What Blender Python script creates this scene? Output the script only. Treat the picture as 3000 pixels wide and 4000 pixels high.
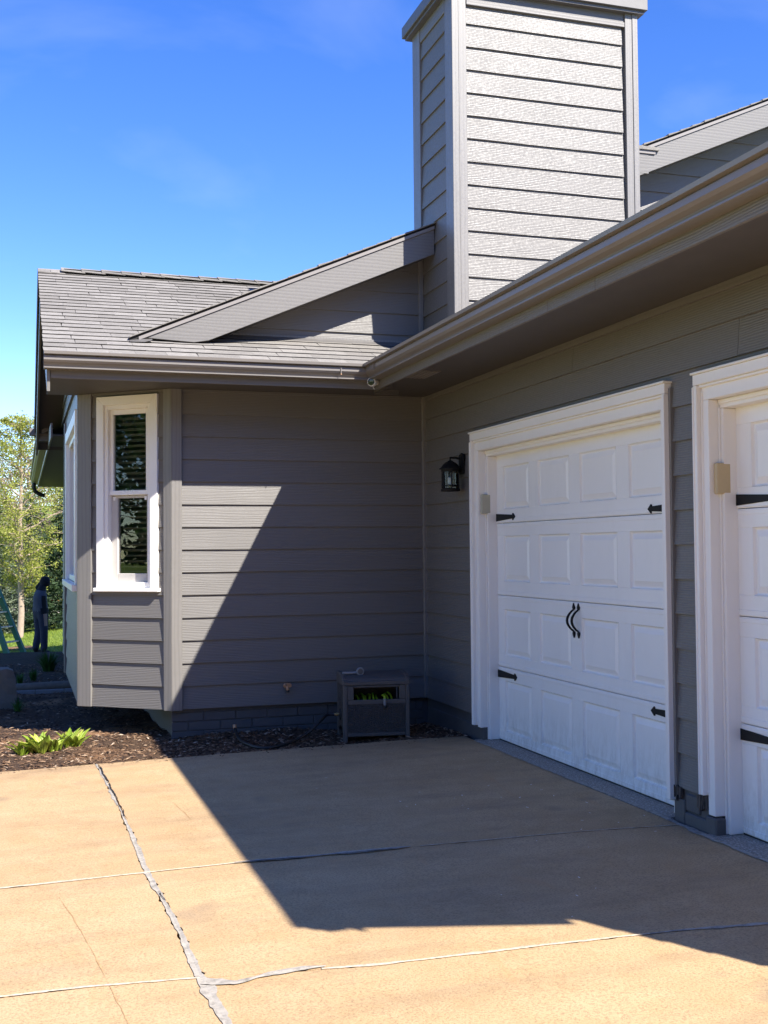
import bpy, bmesh, math, random
import numpy as np
from mathutils import Vector, Matrix

random.seed(7)
rng = np.random.default_rng(11)
sc = bpy.context.scene
for o in list(bpy.data.objects):
    bpy.data.objects.remove(o)

# ------------------------------------------------------------------ camera
cam = bpy.data.cameras.new('camera')
cam_o = bpy.data.objects.new('camera', cam)
sc.collection.objects.link(cam_o)
R_ = Vector((0.95325841, -0.30203363, -0.00860726))
U_ = Vector((-0.00171253, -0.03388626, 0.99942423))
F_ = Vector((0.3021514, 0.95269481, 0.03281961))
CAM = Vector((-3.45292568, -9.6754082, 1.31537515))
cam_o.matrix_world = Matrix(((R_.x, U_.x, -F_.x, CAM.x), (R_.y, U_.y, -F_.y, CAM.y),
                             (R_.z, U_.z, -F_.z, CAM.z), (0, 0, 0, 1)))
cam.sensor_fit = 'HORIZONTAL'
cam.sensor_width = 36.0
cam.lens = 36.0 * 4486.16 / 3000.0
cam.clip_start = 0.05
cam.clip_end = 1000
sc.camera = cam_o

# ------------------------------------------------------------------ light
SUN = Vector((0.523, -0.908, 1.0)).normalized()
elev = math.asin(SUN.z)
azim = math.atan2(SUN.x, SUN.y)
world = bpy.data.worlds.new('World')
sc.world = world
world.use_nodes = True
wn = world.node_tree
bg = wn.nodes['Background']
sky = wn.nodes.new('ShaderNodeTexSky')
sky.sky_type = 'NISHITA'
sky.sun_disc = False
sky.sun_elevation = elev
sky.sun_rotation = azim
sky.altitude = 2000
sky.air_density = 1.0
sky.dust_density = 0.25
sky.ozone_density = 1.2
hs_ = wn.nodes.new('ShaderNodeHueSaturation')
hs_.inputs['Saturation'].default_value = 1.35
hs_.inputs['Hue'].default_value = 0.519
wn.links.new(sky.outputs[0], hs_.inputs['Color'])
wtc = wn.nodes.new('ShaderNodeTexCoord')
wmp = wn.nodes.new('ShaderNodeMapping')
wmp.inputs['Rotation'].default_value = (0.2, 0.35, 0.5)
wmp.inputs['Scale'].default_value = (1.2, 5.0, 4.0)
wno = wn.nodes.new('ShaderNodeTexNoise')
wno.inputs['Scale'].default_value = 1.6
wno.inputs['Detail'].default_value = 6.0
wno.inputs['Distortion'].default_value = 0.8
wrp = wn.nodes.new('ShaderNodeValToRGB')
wrp.color_ramp.elements[0].position = 0.5
wrp.color_ramp.elements[0].color = (0, 0, 0, 1)
wrp.color_ramp.elements[1].position = 0.85
wrp.color_ramp.elements[1].color = (0.16, 0.16, 0.16, 1)
wmx = wn.nodes.new('ShaderNodeMix')
wmx.data_type = 'RGBA'
wmx.inputs[7].default_value = (4.2, 4.6, 5.2, 1)
wn.links.new(wtc.outputs['Generated'], wmp.inputs[0])
wn.links.new(wmp.outputs[0], wno.inputs['Vector'])
wn.links.new(wno.outputs[0], wrp.inputs[0])
wn.links.new(wrp.outputs[0], wmx.inputs[0])
wn.links.new(hs_.outputs[0], wmx.inputs[6])
wn.links.new(wmx.outputs[2], bg.inputs[0])
bg.inputs[1].default_value = 0.12
sl = bpy.data.lights.new('sun', 'SUN')
sl.energy = 4.45
sl.angle = math.radians(0.53)
sl.color = (1.0, 0.95, 0.87)
so = bpy.data.objects.new('sun', sl)
sc.collection.objects.link(so)
so.rotation_euler = SUN.to_track_quat('Z', 'Y').to_euler()
so.location = (6, -12, 12)
sc.view_settings.view_transform = 'Standard'
sc.view_settings.look = 'None'
sc.view_settings.exposure = 1.40
sc.view_settings.gamma = 1.0
sc.view_settings.use_curve_mapping = False
sc.render.engine = 'CYCLES'

# ------------------------------------------------------------------ materials
MATS = {}


class NT:
    def __init__(s, name):
        s.m = bpy.data.materials.new(name)
        s.m.use_nodes = True
        s.t = s.m.node_tree
        s.b = s.t.nodes['Principled BSDF']
        MATS[name] = s.m

    def n(s, typ, **kw):
        nd = s.t.nodes.new('ShaderNode' + typ)
        for k, v in kw.items():
            if k.startswith('i_'):
                nd.inputs[k[2:].replace('_', ' ')].default_value = v
            else:
                setattr(nd, k, v)
        return nd

    def l(s, a, b):
        s.t.links.new(a, b)

    def pos(s, scale=(1, 1, 1), rnd=0.0):
        g = s.n('NewGeometry')
        out = g.outputs['Position']
        if rnd:
            oi = s.n('ObjectInfo')
            mu = s.n('VectorMath', operation='SCALE')
            mu.inputs[0].default_value = (13.1 * rnd, 7.7 * rnd, 5.3 * rnd)
            s.l(oi.outputs['Random'], mu.inputs['Scale'])
            ad = s.n('VectorMath', operation='ADD')
            s.l(out, ad.inputs[0])
            s.l(mu.outputs[0], ad.inputs[1])
            out = ad.outputs[0]
        mp = s.n('VectorMath', operation='MULTIPLY')
        mp.inputs[1].default_value = scale
        s.l(out, mp.inputs[0])
        return mp.outputs[0]

    def noise(s, vec, scale=1.0, detail=3.0, rough=0.55, dist=0.0):
        nd = s.n('TexNoise')
        nd.inputs['Scale'].default_value = scale
        nd.inputs['Detail'].default_value = detail
        nd.inputs['Roughness'].default_value = rough
        nd.inputs['Distortion'].default_value = dist
        if vec is not None:
            s.l(vec, nd.inputs['Vector'])
        return nd.outputs[0]

    def ramp(s, fac, stops):
        nd = s.n('ValToRGB')
        e = nd.color_ramp.elements
        while len(e) < len(stops):
            e.new(0.5)
        for i, (p, c) in enumerate(stops):
            e[i].position = p
            e[i].color = (*c, 1) if len(c) == 3 else c
        s.l(fac, nd.inputs[0])
        return nd.outputs[0]

    def mix(s, fac, a, b, blend='MIX'):
        nd = s.n('Mix', data_type='RGBA', blend_type=blend)
        for sock, v in ((nd.inputs[0], fac), (nd.inputs[6], a), (nd.inputs[7], b)):
            if isinstance(v, (int, float)):
                sock.default_value = v
            elif isinstance(v, tuple):
                sock.default_value = (*v, 1)
            else:
                s.l(v, sock)
        return nd.outputs[2]

    def bump(s, h, strength=0.5, dist=0.002, normal=None):
        nd = s.n('Bump')
        nd.inputs['Strength'].default_value = strength
        nd.inputs['Distance'].default_value = dist
        s.l(h, nd.inputs['Height'])
        if normal is not None:
            s.l(normal, nd.inputs['Normal'])
        return nd.outputs[0]

    def fin(s, col=None, rough=0.6, normal=None, spec=0.5, metal=0.0):
        b = s.b
        if isinstance(col, tuple):
            b.inputs['Base Color'].default_value = (*col, 1)
        elif col is not None:
            s.l(col, b.inputs['Base Color'])
        if isinstance(rough, (int, float)):
            b.inputs['Roughness'].default_value = rough
        else:
            s.l(rough, b.inputs['Roughness'])
        b.inputs['Specular IOR Level'].default_value = spec
        b.inputs['Metallic'].default_value = metal
        if normal is not None:
            s.l(normal, b.inputs['Normal'])
        return s.m


def grain_paint(name, col, axis, rough=0.5, amount=0.6, period=0.014, var=0.12, spec=0.5):
    """embossed wood grain under paint; axis = direction ACROSS the grain lines"""
    t = NT(name)
    if axis == 'Z':
        scl = (0.16, 0.16, 1.0)
    elif axis == 'X':
        scl = (1.0, 1.0, 0.16)
    p = t.pos(scl, rnd=3.0)
    w = t.n('TexWave', wave_type='BANDS', bands_direction='Z' if axis == 'Z' else 'X', wave_profile='SIN')
    w.inputs['Scale'].default_value = 0.314 / period
    w.inputs['Distortion'].default_value = 9.0
    w.inputs['Detail'].default_value = 3.0
    w.inputs['Detail Scale'].default_value = 0.35
    w.inputs['Detail Roughness'].default_value = 0.6
    t.l(p, w.inputs['Vector'])
    p2 = t.pos((1, 1, 1), rnd=3.0)
    n2 = t.noise(p2, 55, 3)
    patch = t.noise(p2, 2.2, 3)
    pr = t.ramp(patch, [(0.35, (0.5,) * 3), (0.65, (1,) * 3)])
    h = t.mix(0.15, w.outputs[1], n2)
    h2 = t.mix(pr, (0.5, 0.5, 0.5), h)
    nm = t.bump(h2, amount, 0.004)
    lo = tuple(c * (1 - var) for c in col)
    hi = tuple(c * (1 + var) for c in col)
    big = t.noise(t.pos((0.6, 0.6, 1.6), rnd=2.0), 1.3, 4)
    oi = t.n('ObjectInfo')
    f = t.mix(0.4, big, oi.outputs['Random'])
    c = t.mix(f, lo, hi)
    # the valleys of the embossing are slightly darker in colour
    c = t.mix(t.ramp(w.outputs[1], [(0.0, (0.0,) * 3), (0.55, (1,) * 3)]), t.mix(0.14, c, (0.02, 0.02, 0.02)), c)
    rg = t.ramp(n2, [(0.3, (rough - 0.08,) * 3), (0.7, (rough + 0.1,) * 3)])
    return t.fin(c, rg, nm, spec=spec)


SID = (0.159, 0.149, 0.138)
grain_paint('siding_paint', SID, 'Z', 0.50, 0.36, period=0.013, spec=0.5)
grain_paint('trim_paint', (0.196, 0.184, 0.170), 'X', 0.42, 0.07, period=0.03, spec=0.6)
grain_paint('rake_paint', (0.165, 0.155, 0.144), 'Z', 0.46, 0.10, period=0.028, spec=0.5)
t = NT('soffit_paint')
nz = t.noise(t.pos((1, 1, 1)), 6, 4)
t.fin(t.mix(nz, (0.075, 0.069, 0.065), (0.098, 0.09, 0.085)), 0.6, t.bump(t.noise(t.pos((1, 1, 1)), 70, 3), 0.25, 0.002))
t = NT('foundation_paint')
nz = t.noise(t.pos((1, 1, 1), 2.0), 9, 4)
t.fin(t.mix(nz, (0.075, 0.073, 0.073), (0.105, 0.10, 0.098)), 0.62, t.bump(t.noise(t.pos((1, 1, 1)), 60, 5), 0.6, 0.004))
t = NT('rotten_wood')
nz = t.noise(t.pos((40, 40, 5)), 2, 5)
t.fin(t.ramp(nz, [(0.35, (0.02, 0.015, 0.012)), (0.6, (0.16, 0.13, 0.11))]), 0.85, t.bump(nz, 1.0, 0.01))

t = NT('white_paint')
nz = t.noise(t.pos((1, 1, 1)), 3, 5)
dirt = t.noise(t.pos((4, 4, 0.8)), 2.0, 6, 0.7)
c = t.mix(t.ramp(dirt, [(0.5, (0,) * 3), (0.9, (0.35,) * 3)]), t.mix(nz, (0.86, 0.83, 0.775), (0.90, 0.87, 0.82)), (0.72, 0.68, 0.62))
t.fin(c, 0.36, t.bump(t.noise(t.pos((1, 1, 1)), 14, 3), 0.06, 0.002))
t = NT('door_white')
nz = t.noise(t.pos((1, 1, 1)), 2.2, 5)
dirt = t.noise(t.pos((1, 3, 1.2)), 1.7, 7, 0.72)
c = t.mix(t.ramp(dirt, [(0.5, (0,) * 3), (0.85, (0.5,) * 3)]), t.mix(nz, (0.87, 0.85, 0.81), (0.90, 0.885, 0.85)), (0.78, 0.755, 0.715))
w1 = t.noise(t.pos((1, 30, 260)), 1.0, 3)
sx = t.n('SeparateXYZ')
t.l(t.pos((1, 1, 1)), sx.inputs[0])
mr = t.n('MapRange')
mr.inputs['From Min'].default_value = 0.22
mr.inputs['From Max'].default_value = -0.18
t.l(sx.outputs['Z'], mr.inputs['Value'])
gm = t.n('Math', operation='MULTIPLY')
t.l(mr.outputs[0], gm.inputs[0])
t.l(t.ramp(t.noise(t.pos((1, 9, 3)), 3.0, 7, 0.75), [(0.42, (0,) * 3), (0.8, (0.8,) * 3)]), gm.inputs[1])
c = t.mix(gm.outputs[0], c, (0.42, 0.36, 0.28))
t.fin(c, 0.34, t.bump(w1, 0.10, 0.0015))
t = NT('gutter_metal')
nz = t.noise(t.pos((0.7, 0.7, 6)), 3, 5)
t.fin(t.mix(nz, (0.165, 0.15, 0.138), (0.215, 0.197, 0.18)), 0.38, t.bump(t.noise(t.pos((1, 1, 1)), 4, 2), 0.08, 0.004))
t = NT('flashing_metal')
nz = t.noise(t.pos((1, 1, 1)), 12, 5)
t.fin(t.mix(nz, (0.10, 0.095, 0.09), (0.16, 0.15, 0.145)), 0.45, metal=0.1)
t = NT('drip_edge')
t.fin((0.22, 0.20, 0.185), 0.45)

t = NT('shingle')
p = t.pos((1, 1, 1), 3.0)
gr = t.noise(p, 85, 4, 0.8)
bl = t.noise(p, 14, 5)
oi = t.n('ObjectInfo')
c = t.mix(oi.outputs['Random'], (0.25, 0.232, 0.208), (0.34, 0.318, 0.288))
c = t.mix(t.ramp(gr, [(0.3, (0,) * 3), (0.7, (1,) * 3)]), t.mix(0.55, c, (0.05, 0.05, 0.05)), c)
c = t.mix(t.ramp(bl, [(0.4, (0,) * 3), (0.75, (0.5,) * 3)]), c, (0.15, 0.14, 0.13))
t.fin(c, 0.95, t.bump(gr, 0.5, 0.003), spec=0.05)
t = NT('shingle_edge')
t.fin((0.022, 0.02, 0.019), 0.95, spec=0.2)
t = NT('roof_underlay')
t.fin((0.02, 0.019, 0.018), 0.9)

t = NT('concrete')
p = t.pos((1, 1, 1))
n1 = t.noise(t.pos((0.55, 1.9, 1)), 1.0, 6, 0.6)
n2 = t.noise(p, 7, 5)
sp = t.noise(p, 105, 4, 0.75)
st = t.noise(t.pos((0.9, 4.2, 1)), 1.15, 6, 0.65)
c = t.ramp(n1, [(0.3, (0.40, 0.262, 0.132)), (0.5, (0.455, 0.302, 0.152)), (0.72, (0.50, 0.345, 0.185))])
c = t.mix(t.ramp(st, [(0.50, (0,) * 3), (0.72, (0.6,) * 3)]), c, (0.28, 0.19, 0.11))
c = t.mix(t.ramp(n2, [(0.35, (0.0,) * 3), (0.8, (0.35,) * 3)]), c, (0.60, 0.44, 0.27))
c = t.mix(t.ramp(sp, [(0.36, (0.7,) * 3), (0.52, (0,) * 3)]), c, (0.21, 0.14, 0.08))
c = t.mix(t.ramp(sp, [(0.62, (0,) * 3), (0.76, (0.35,) * 3)]), c, (0.70, 0.62, 0.50))
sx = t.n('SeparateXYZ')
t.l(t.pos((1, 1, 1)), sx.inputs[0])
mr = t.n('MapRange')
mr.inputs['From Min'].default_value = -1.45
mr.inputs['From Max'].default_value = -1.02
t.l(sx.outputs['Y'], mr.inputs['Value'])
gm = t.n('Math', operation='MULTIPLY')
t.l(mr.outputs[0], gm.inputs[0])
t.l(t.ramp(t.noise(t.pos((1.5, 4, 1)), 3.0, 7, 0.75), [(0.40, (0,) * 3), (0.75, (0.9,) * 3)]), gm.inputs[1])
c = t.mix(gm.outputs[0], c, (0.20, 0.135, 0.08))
spot = t.noise(t.pos((1, 1, 1)), 2.4, 2, 0.4)
c = t.mix(t.ramp(spot, [(0.68, (0,) * 3), (0.76, (0.4,) * 3)]), c, (0.20, 0.15, 0.105))
rs = t.noise(t.pos((3.0, 0.55, 1)), 1.6, 4, 0.5, 0.6)
c = t.mix(t.ramp(rs, [(0.66, (0,) * 3), (0.72, (0.35,) * 3), (0.78, (0,) * 3)]), c, (0.48, 0.27, 0.12))
t.fin(c, 0.85, t.bump(sp, 0.55, 0.004, t.bump(n2, 0.2, 0.01)), spec=0.3)
t = NT('crack_filler')
nz = t.noise(t.pos((1, 1, 1)), 30, 6, 0.7)
c = t.ramp(nz, [(0.32, (0.20, 0.18, 0.15)), (0.5, (0.34, 0.305, 0.255)), (0.7, (0.43, 0.385, 0.32))])
t.fin(c, 0.9, t.bump(nz, 0.5, 0.006))
t = NT('pale_filler')
nz = t.noise(t.pos((1, 1, 1)), 45, 5, 0.7)
c = t.ramp(nz, [(0.35, (0.38, 0.30, 0.21)), (0.65, (0.54, 0.455, 0.35))])
t.fin(c, 0.85, t.bump(nz, 0.7, 0.005))
t = NT('rust_line')
t.fin(t.mix(t.ramp(t.noise(t.pos((1, 1, 1)), 18, 3), [(0.4, (0,) * 3), (0.6, (1,) * 3)]), (0.45, 0.295, 0.148), (0.37, 0.225, 0.11)), 0.95, spec=0.1)
t = NT('crack_void')
t.fin((0.012, 0.01, 0.009), 1.0)
t = NT('aggregate')
v = t.n('TexVoronoi', feature='F1')
v.inputs['Scale'].default_value = 85
t.l(t.pos((1, 1, 1)), v.inputs['Vector'])
c = t.mix(v.outputs['Color'], (0.30, 0.27, 0.235), (0.74, 0.68, 0.60))
hd = t.ramp(v.outputs['Distance'], [(0.1, (1,) * 3), (0.6, (0,) * 3)])
c2 = t.mix(hd, (0.24, 0.215, 0.185), c)
t.fin(c2, 0.7, t.bump(hd, 0.8, 0.006))

t = NT('mulch_soil')
p = t.pos((1, 1, 1))
n1 = t.noise(p, 3.5, 5)
n2 = t.noise(p, 60, 5, 0.75)
c = t.mix(n1, (0.05, 0.030, 0.020), (0.105, 0.066, 0.042))
c = t.mix(t.ramp(n2, [(0.45, (0,) * 3), (0.75, (0.8,) * 3)]), c, (0.22, 0.135, 0.08))
sand = t.noise(t.pos((1, 1.6, 1)), 1.2, 4)
c = t.mix(t.ramp(sand, [(0.50, (0,) * 3), (0.66, (0.85,) * 3)]), c, (0.40, 0.22, 0.11))
t.fin(c, 0.95, t.bump(n2, 1.0, 0.03), spec=0.2)
t = NT('dark_soil')
n2 = t.noise(t.pos((1, 1, 1)), 14, 6, 0.75)
c = t.ramp(n2, [(0.35, (0.022, 0.017, 0.013)), (0.7, (0.10, 0.078, 0.058))])
t.fin(c, 0.95, t.bump(n2, 1.0, 0.06), spec=0.2)
t = NT('bark_chip')
g = t.n('NewGeometry')
c = t.ramp(g.outputs['Random Per Island'], [(0.0, (0.020, 0.013, 0.009)), (0.4, (0.085, 0.047, 0.027)), (0.75, (0.20, 0.12, 0.07)),
                                            (0.93, (0.30, 0.20, 0.125)), (1.0, (0.48, 0.38, 0.28))])
t.fin(c, 0.9, t.bump(t.noise(t.pos((1, 1, 1)), 220, 3), 0.5, 0.003), spec=0.2)
t = NT('grass_ground')
p = t.pos((1, 1, 1))
n1 = t.noise(p, 0.6, 5)
n2 = t.noise(t.pos((60, 14, 60)), 1.0, 4)
c = t.mix(n1, (0.13, 0.20, 0.025), (0.22, 0.28, 0.045))
c = t.mix(t.ramp(n2, [(0.3, (0.55,) * 3), (0.6, (0,) * 3)]), c, (0.06, 0.11, 0.015))
t.fin(c, 0.9, t.bump(n2, 0.8, 0.05), spec=0.2)


def leaf_mat(name, lo, hi, trans=0.35, rough=0.6):
    t = NT(name)
    g = t.n('NewGeometry')
    oi = t.n('ObjectInfo')
    r = t.mix(0.35, g.outputs['Random Per Island'], oi.outputs['Random'])
    c = t.mix(g.outputs['Random Per Island'], lo, hi)
    t.fin(c, rough, spec=0.35)
    tr = t.n('BsdfTranslucent')
    t.l(c, tr.inputs[0])
    mx = t.n('MixShader')
    mx.inputs[0].default_value = trans
    out = t.t.nodes['Material Output']
    t.l(t.b.outputs[0], mx.inputs[1])
    t.l(tr.outputs[0], mx.inputs[2])
    t.l(mx.outputs[0], out.inputs[0])
    return t.m


leaf_mat('leaf_spring', (0.24, 0.27, 0.035), (0.46, 0.46, 0.11), 0.45)
leaf_mat('leaf_pale', (0.22, 0.25, 0.03), (0.44, 0.42, 0.09), 0.45)
leaf_mat('needle_blue', (0.06, 0.09, 0.055), (0.24, 0.28, 0.18), 0.15)
leaf_mat('needle_dark', (0.015, 0.035, 0.014), (0.06, 0.10, 0.04), 0.15)
leaf_mat('bud_brown', (0.22, 0.14, 0.11), (0.40, 0.28, 0.22), 0.25)
leaf_mat('leaf_lily', (0.02, 0.075, 0.012), (0.07, 0.18, 0.03), 0.3)
t = NT('leaf_hosta')
oi = t.n('ObjectInfo')
tc = t.n('TexCoord')
vein = t.n('TexWave', wave_type='BANDS', bands_direction='X')
vein.inputs['Scale'].default_value = 26
vein.inputs['Distortion'].default_value = 0.6
t.l(tc.outputs['Object'], vein.inputs['Vector'])
c = t.mix(oi.outputs['Random'], (0.21, 0.31, 0.025), (0.46, 0.50, 0.075))
c = t.mix(t.ramp(vein.outputs[1], [(0.2, (0.35,) * 3), (0.6, (0,) * 3)]), c, (0.11, 0.20, 0.015))
t.fin(c, 0.45, t.bump(vein.outputs[1], 0.5, 0.004))
tr = t.n('BsdfTranslucent')
t.l(c, tr.inputs[0])
mx = t.n('MixShader')
mx.inputs[0].default_value = 0.3
t.l(t.b.outputs[0], mx.inputs[1])
t.l(tr.outputs[0], mx.inputs[2])
t.l(mx.outputs[0], t.t.nodes['Material Output'].inputs[0])


def simple(name, col, rough=0.5, var=0.15, nscale=20, bump=0.15, metal=0.0, spec=0.5):
    t = NT(name)
    nz = t.noise(t.pos((1, 1, 1)), nscale, 4)
    c = t.mix(nz, tuple(x * (1 - var) for x in col), tuple(min(1, x * (1 + var)) for x in col))
    return t.fin(c, rough, t.bump(nz, bump, 0.003), spec, metal)


simple('bark_light', (0.34, 0.26, 0.195), 0.9, 0.35, 14, 0.6)
simple('bark_dark', (0.13, 0.10, 0.08), 0.9, 0.4, 12, 0.8)
simple('black_metal', (0.008, 0.008, 0.009), 0.6, 0.3, 60, 0.2, spec=0.25)
simple('brass', (0.62, 0.40, 0.16), 0.35, 0.25, 60, 0.3, 0.85)
simple('copper_brass', (0.50, 0.29, 0.16), 0.5, 0.3, 60, 0.4, 0.5)
simple('hose_black', (0.014, 0.014, 0.015), 0.5, 0.3, 30, 0.2)
simple('hose_green', (0.26, 0.42, 0.02), 0.45, 0.25, 25, 0.1)
simple('resin', (0.092, 0.083, 0.077), 0.55, 0.1, 40, 0.15)
simple('resin_dark', (0.018, 0.018, 0.018), 0.7, 0.1, 40, 0.1)
simple('nozzle_grey', (0.20, 0.21, 0.22), 0.4, 0.2, 60, 0.2)
simple('box_sage', (0.46, 0.44, 0.34), 0.5, 0.06, 30, 0.08)
simple('box_tan', (0.56, 0.44, 0.25), 0.5, 0.06, 30, 0.08)
simple('camera_white', (0.80, 0.79, 0.75), 0.35, 0.04, 30, 0.03)
simple('lens_black', (0.01, 0.011, 0.015), 0.12, 0.1, 30, 0.0)
simple('blind_slat', (0.38, 0.365, 0.335), 0.5, 0.06, 20, 0.05)
simple('room_wall', (0.22, 0.20, 0.18), 0.9, 0.1, 3, 0.0)
simple('sash_grey', (0.50, 0.475, 0.44), 0.5, 0.06, 20, 0.05)
simple('timber', (0.20, 0.165, 0.125), 0.9, 0.35, 18, 0.8)
simple('edging_pale', (0.26, 0.255, 0.245), 0.8, 0.15, 25, 0.3)
simple('cut_stone', (0.24, 0.205, 0.16), 0.9, 0.3, 9, 1.0)
simple('ladder_green', (0.012, 0.16, 0.065), 0.5, 0.2, 20, 0.1)
simple('ladder_metal', (0.42, 0.42, 0.43), 0.4, 0.2, 20, 0.1, 0.6)
simple('jacket_black', (0.010, 0.010, 0.012), 0.9, 0.3, 20, 0.4)
simple('shirt_grey', (0.075, 0.082, 0.105), 0.9, 0.2, 25, 0.5)
simple('jeans', (0.035, 0.04, 0.062), 0.9, 0.3, 25, 0.5)
simple('boots', (0.02, 0.018, 0.016), 0.8, 0.3, 25, 0.3)
simple('skin', (0.45, 0.27, 0.19), 0.6, 0.1, 20, 0.1)
simple('pale_block', (0.55, 0.50, 0.45), 0.9, 0.15, 14, 0.6)
simple('clay', (0.48, 0.20, 0.08), 0.9, 0.2, 12, 0.5)
simple('caulk_dark', (0.05, 0.048, 0.05), 0.8, 0.2, 30, 0.2)
t = NT('wicker')
p1 = t.n('TexWave', wave_type='BANDS', bands_direction='DIAGONAL')
tc = t.n('TexCoord')
mp = t.n('Mapping')
t.l(tc.outputs['Object'], mp.inputs[0])
mp.inputs['Scale'].default_value = (1, 1, 2.6)
t.l(mp.outputs[0], p1.inputs['Vector'])
p1.inputs['Scale'].default_value = 15
p1.inputs['Distortion'].default_value = 5.0
p1.inputs['Detail'].default_value = 1.5
p1.inputs['Detail Scale'].default_value = 3.0
t.fin((0.088, 0.080, 0.074), 0.55, t.bump(p1.outputs[1], 1.0, 0.016))
t = NT('window_glass')
gl = t.n('BsdfGlossy')
gl.inputs['Roughness'].default_value = 0.0
tp = t.n('BsdfTransparent')
tp.inputs[0].default_value = (0.80, 0.84, 0.82, 1)
fr = t.n('Fresnel')
fr.inputs[0].default_value = 1.5
nzg = t.noise(t.pos((1, 1, 1)), 2.2, 2)
bpn = t.bump(nzg, 0.02, 0.03)
t.l(bpn, gl.inputs['Normal'])
mx = t.n('MixShader')
t.l(fr.outputs[0], mx.inputs[0])
t.l(tp.outputs[0], mx.inputs[1])
t.l(gl.outputs[0], mx.inputs[2])
t.l(mx.outputs[0], t.t.nodes['Material Output'].inputs[0])


# ------------------------------------------------------------------ mesh helpers
class MB:
    def __init__(s):
        s.v = []
        s.f = []

    def add(s, verts, faces):
        b = len(s.v)
        s.v += [tuple(v) for v in verts]
        s.f += [tuple(i + b for i in f) for f in faces]
        return s

    def hexa(s, v):  # 0-3 bottom loop, 4-7 top loop
        return s.add(v, [(0, 3, 2, 1), (4, 5, 6, 7), (0, 1, 5, 4), (1, 2, 6, 5), (2, 3, 7, 6), (3, 0, 4, 7)])

    def box(s, x0, x1, y0, y1, z0, z1):
        x0, x1 = sorted((x0, x1))
        y0, y1 = sorted((y0, y1))
        z0, z1 = sorted((z0, z1))
        return s.hexa([(x0, y0, z0), (x1, y0, z0), (x1, y1, z0), (x0, y1, z0),
                       (x0, y0, z1), (x1, y0, z1), (x1, y1, z1), (x0, y1, z1)])

    def prism(s, poly, vec):
        n = len(poly)
        vec = Vector(vec)
        a = [Vector(p) for p in poly]
        b = [p + vec for p in a]
        return s.add(a + b, [tuple(range(n)), tuple(range(2 * n - 1, n - 1, -1))] +
                     [(i, i + n, (i + 1) % n + n, (i + 1) % n) for i in range(n)])

    def tube(s, pts, rad, seg=8, cap=True):
        pts = [Vector(p) for p in pts]
        if isinstance(rad, (int, float)):
            rad = [rad] * len(pts)
        rings = []
        prev = None
        for i, p in enumerate(pts):
            d = (pts[min(i + 1, len(pts) - 1)] - pts[max(i - 1, 0)])
            if d.length < 1e-9:
                d = Vector((0, 0, 1))
            d.normalize()
            if prev is None:
                a = Vector((0, 0, 1)) if abs(d.z) < 0.9 else Vector((1, 0, 0))
                u = d.cross(a).normalized()
            else:
                u = (prev - d * prev.dot(d))
                if u.length < 1e-6:
                    u = d.orthogonal()
                u.normalize()
            prev = u
            w = d.cross(u)
            rings.append([p + (u * math.cos(2 * math.pi * k / seg) + w * math.sin(2 * math.pi * k / seg)) * rad[i] for k in range(seg)])
        vs = [v for r in rings for v in r]
        fs = []
        for i in range(len(pts) - 1):
            for k in range(seg):
                k2 = (k + 1) % seg
                fs.append((i * seg + k, i * seg + k2, (i + 1) * seg + k2, (i + 1) * seg + k))
        if cap:
            fs.append(tuple(range(seg - 1, -1, -1)))
            fs.append(tuple((len(pts) - 1) * seg + k for k in range(seg)))
        return s.add(vs, fs)

    def lathe(s, prof, center=(0, 0, 0), axis='z', seg=24):
        c = Vector(center)
        vs = []
        for r, h in prof:
            for k in range(seg):
                a = 2 * math.pi * k / seg
                q = (r * math.cos(a), r * math.sin(a), h)
                if axis == 'x':
                    q = (h, r * math.cos(a), r * math.sin(a))
                elif axis == 'y':
                    q = (r * math.sin(a), h, r * math.cos(a))
                vs.append(c + Vector(q))
        fs = []
        for i in range(len(prof) - 1):
            for k in range(seg):
                k2 = (k + 1) % seg
                fs.append((i * seg + k, i * seg + k2, (i + 1) * seg + k2, (i + 1) * seg + k))
        fs.append(tuple(range(seg - 1, -1, -1)))
        fs.append(tuple((len(prof) - 1) * seg + k for k in range(seg)))
        return s.add(vs, fs)

    def build(s, name, mat, parent=None, smooth=False, bevel=0.0, seg=1, kind=None):
        me = bpy.data.meshes.new(name)
        me.from_pydata([tuple(v) for v in s.v], [], s.f)
        bm = bmesh.new()
        bm.from_mesh(me)
        bmesh.ops.recalc_face_normals(bm, faces=bm.faces)
        bm.to_mesh(me)
        bm.free()
        me.materials.append(MATS[mat])
        if smooth:
            me.polygons.foreach_set('use_smooth', [True] * len(me.polygons))
        o = bpy.data.objects.new(name, me)
        sc.collection.objects.link(o)
        if parent is not None:
            o.parent = parent
        if bevel:
            m = o.modifiers.new('bevel', 'BEVEL')
            m.width = bevel
            m.segments = seg
            m.limit_method = 'ANGLE'
            m.angle_limit = math.radians(40)
        if smooth:
            try:
                me.set_sharp_from_angle(angle=math.radians(42))
            except Exception:
                pass
        if kind:
            o['kind'] = kind
        return o


def B(x0, x1, y0, y1, z0, z1):
    return MB().box(x0, x1, y0, y1, z0, z1)


def thing(name, label, cat, loc=(0, 0, 0), rotz=0, group=None):
    o = bpy.data.objects.new(name, None)
    o.empty_display_size = 0.2
    sc.collection.objects.link(o)
    o.location = loc
    o.rotation_euler = (0, 0, rotz)
    o['label'] = label
    o['category'] = cat
    if group:
        o['group'] = group
    return o


def tag(o, label, cat, group=None, kind=None):
    o['label'] = label
    o['category'] = cat
    if group:
        o['group'] = group
    if kind:
        o['kind'] = kind
    return o


def part(name, parent):
    o = bpy.data.objects.new(name, None)
    o.empty_display_size = 0.1
    sc.collection.objects.link(o)
    o.parent = parent
    return o


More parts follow.
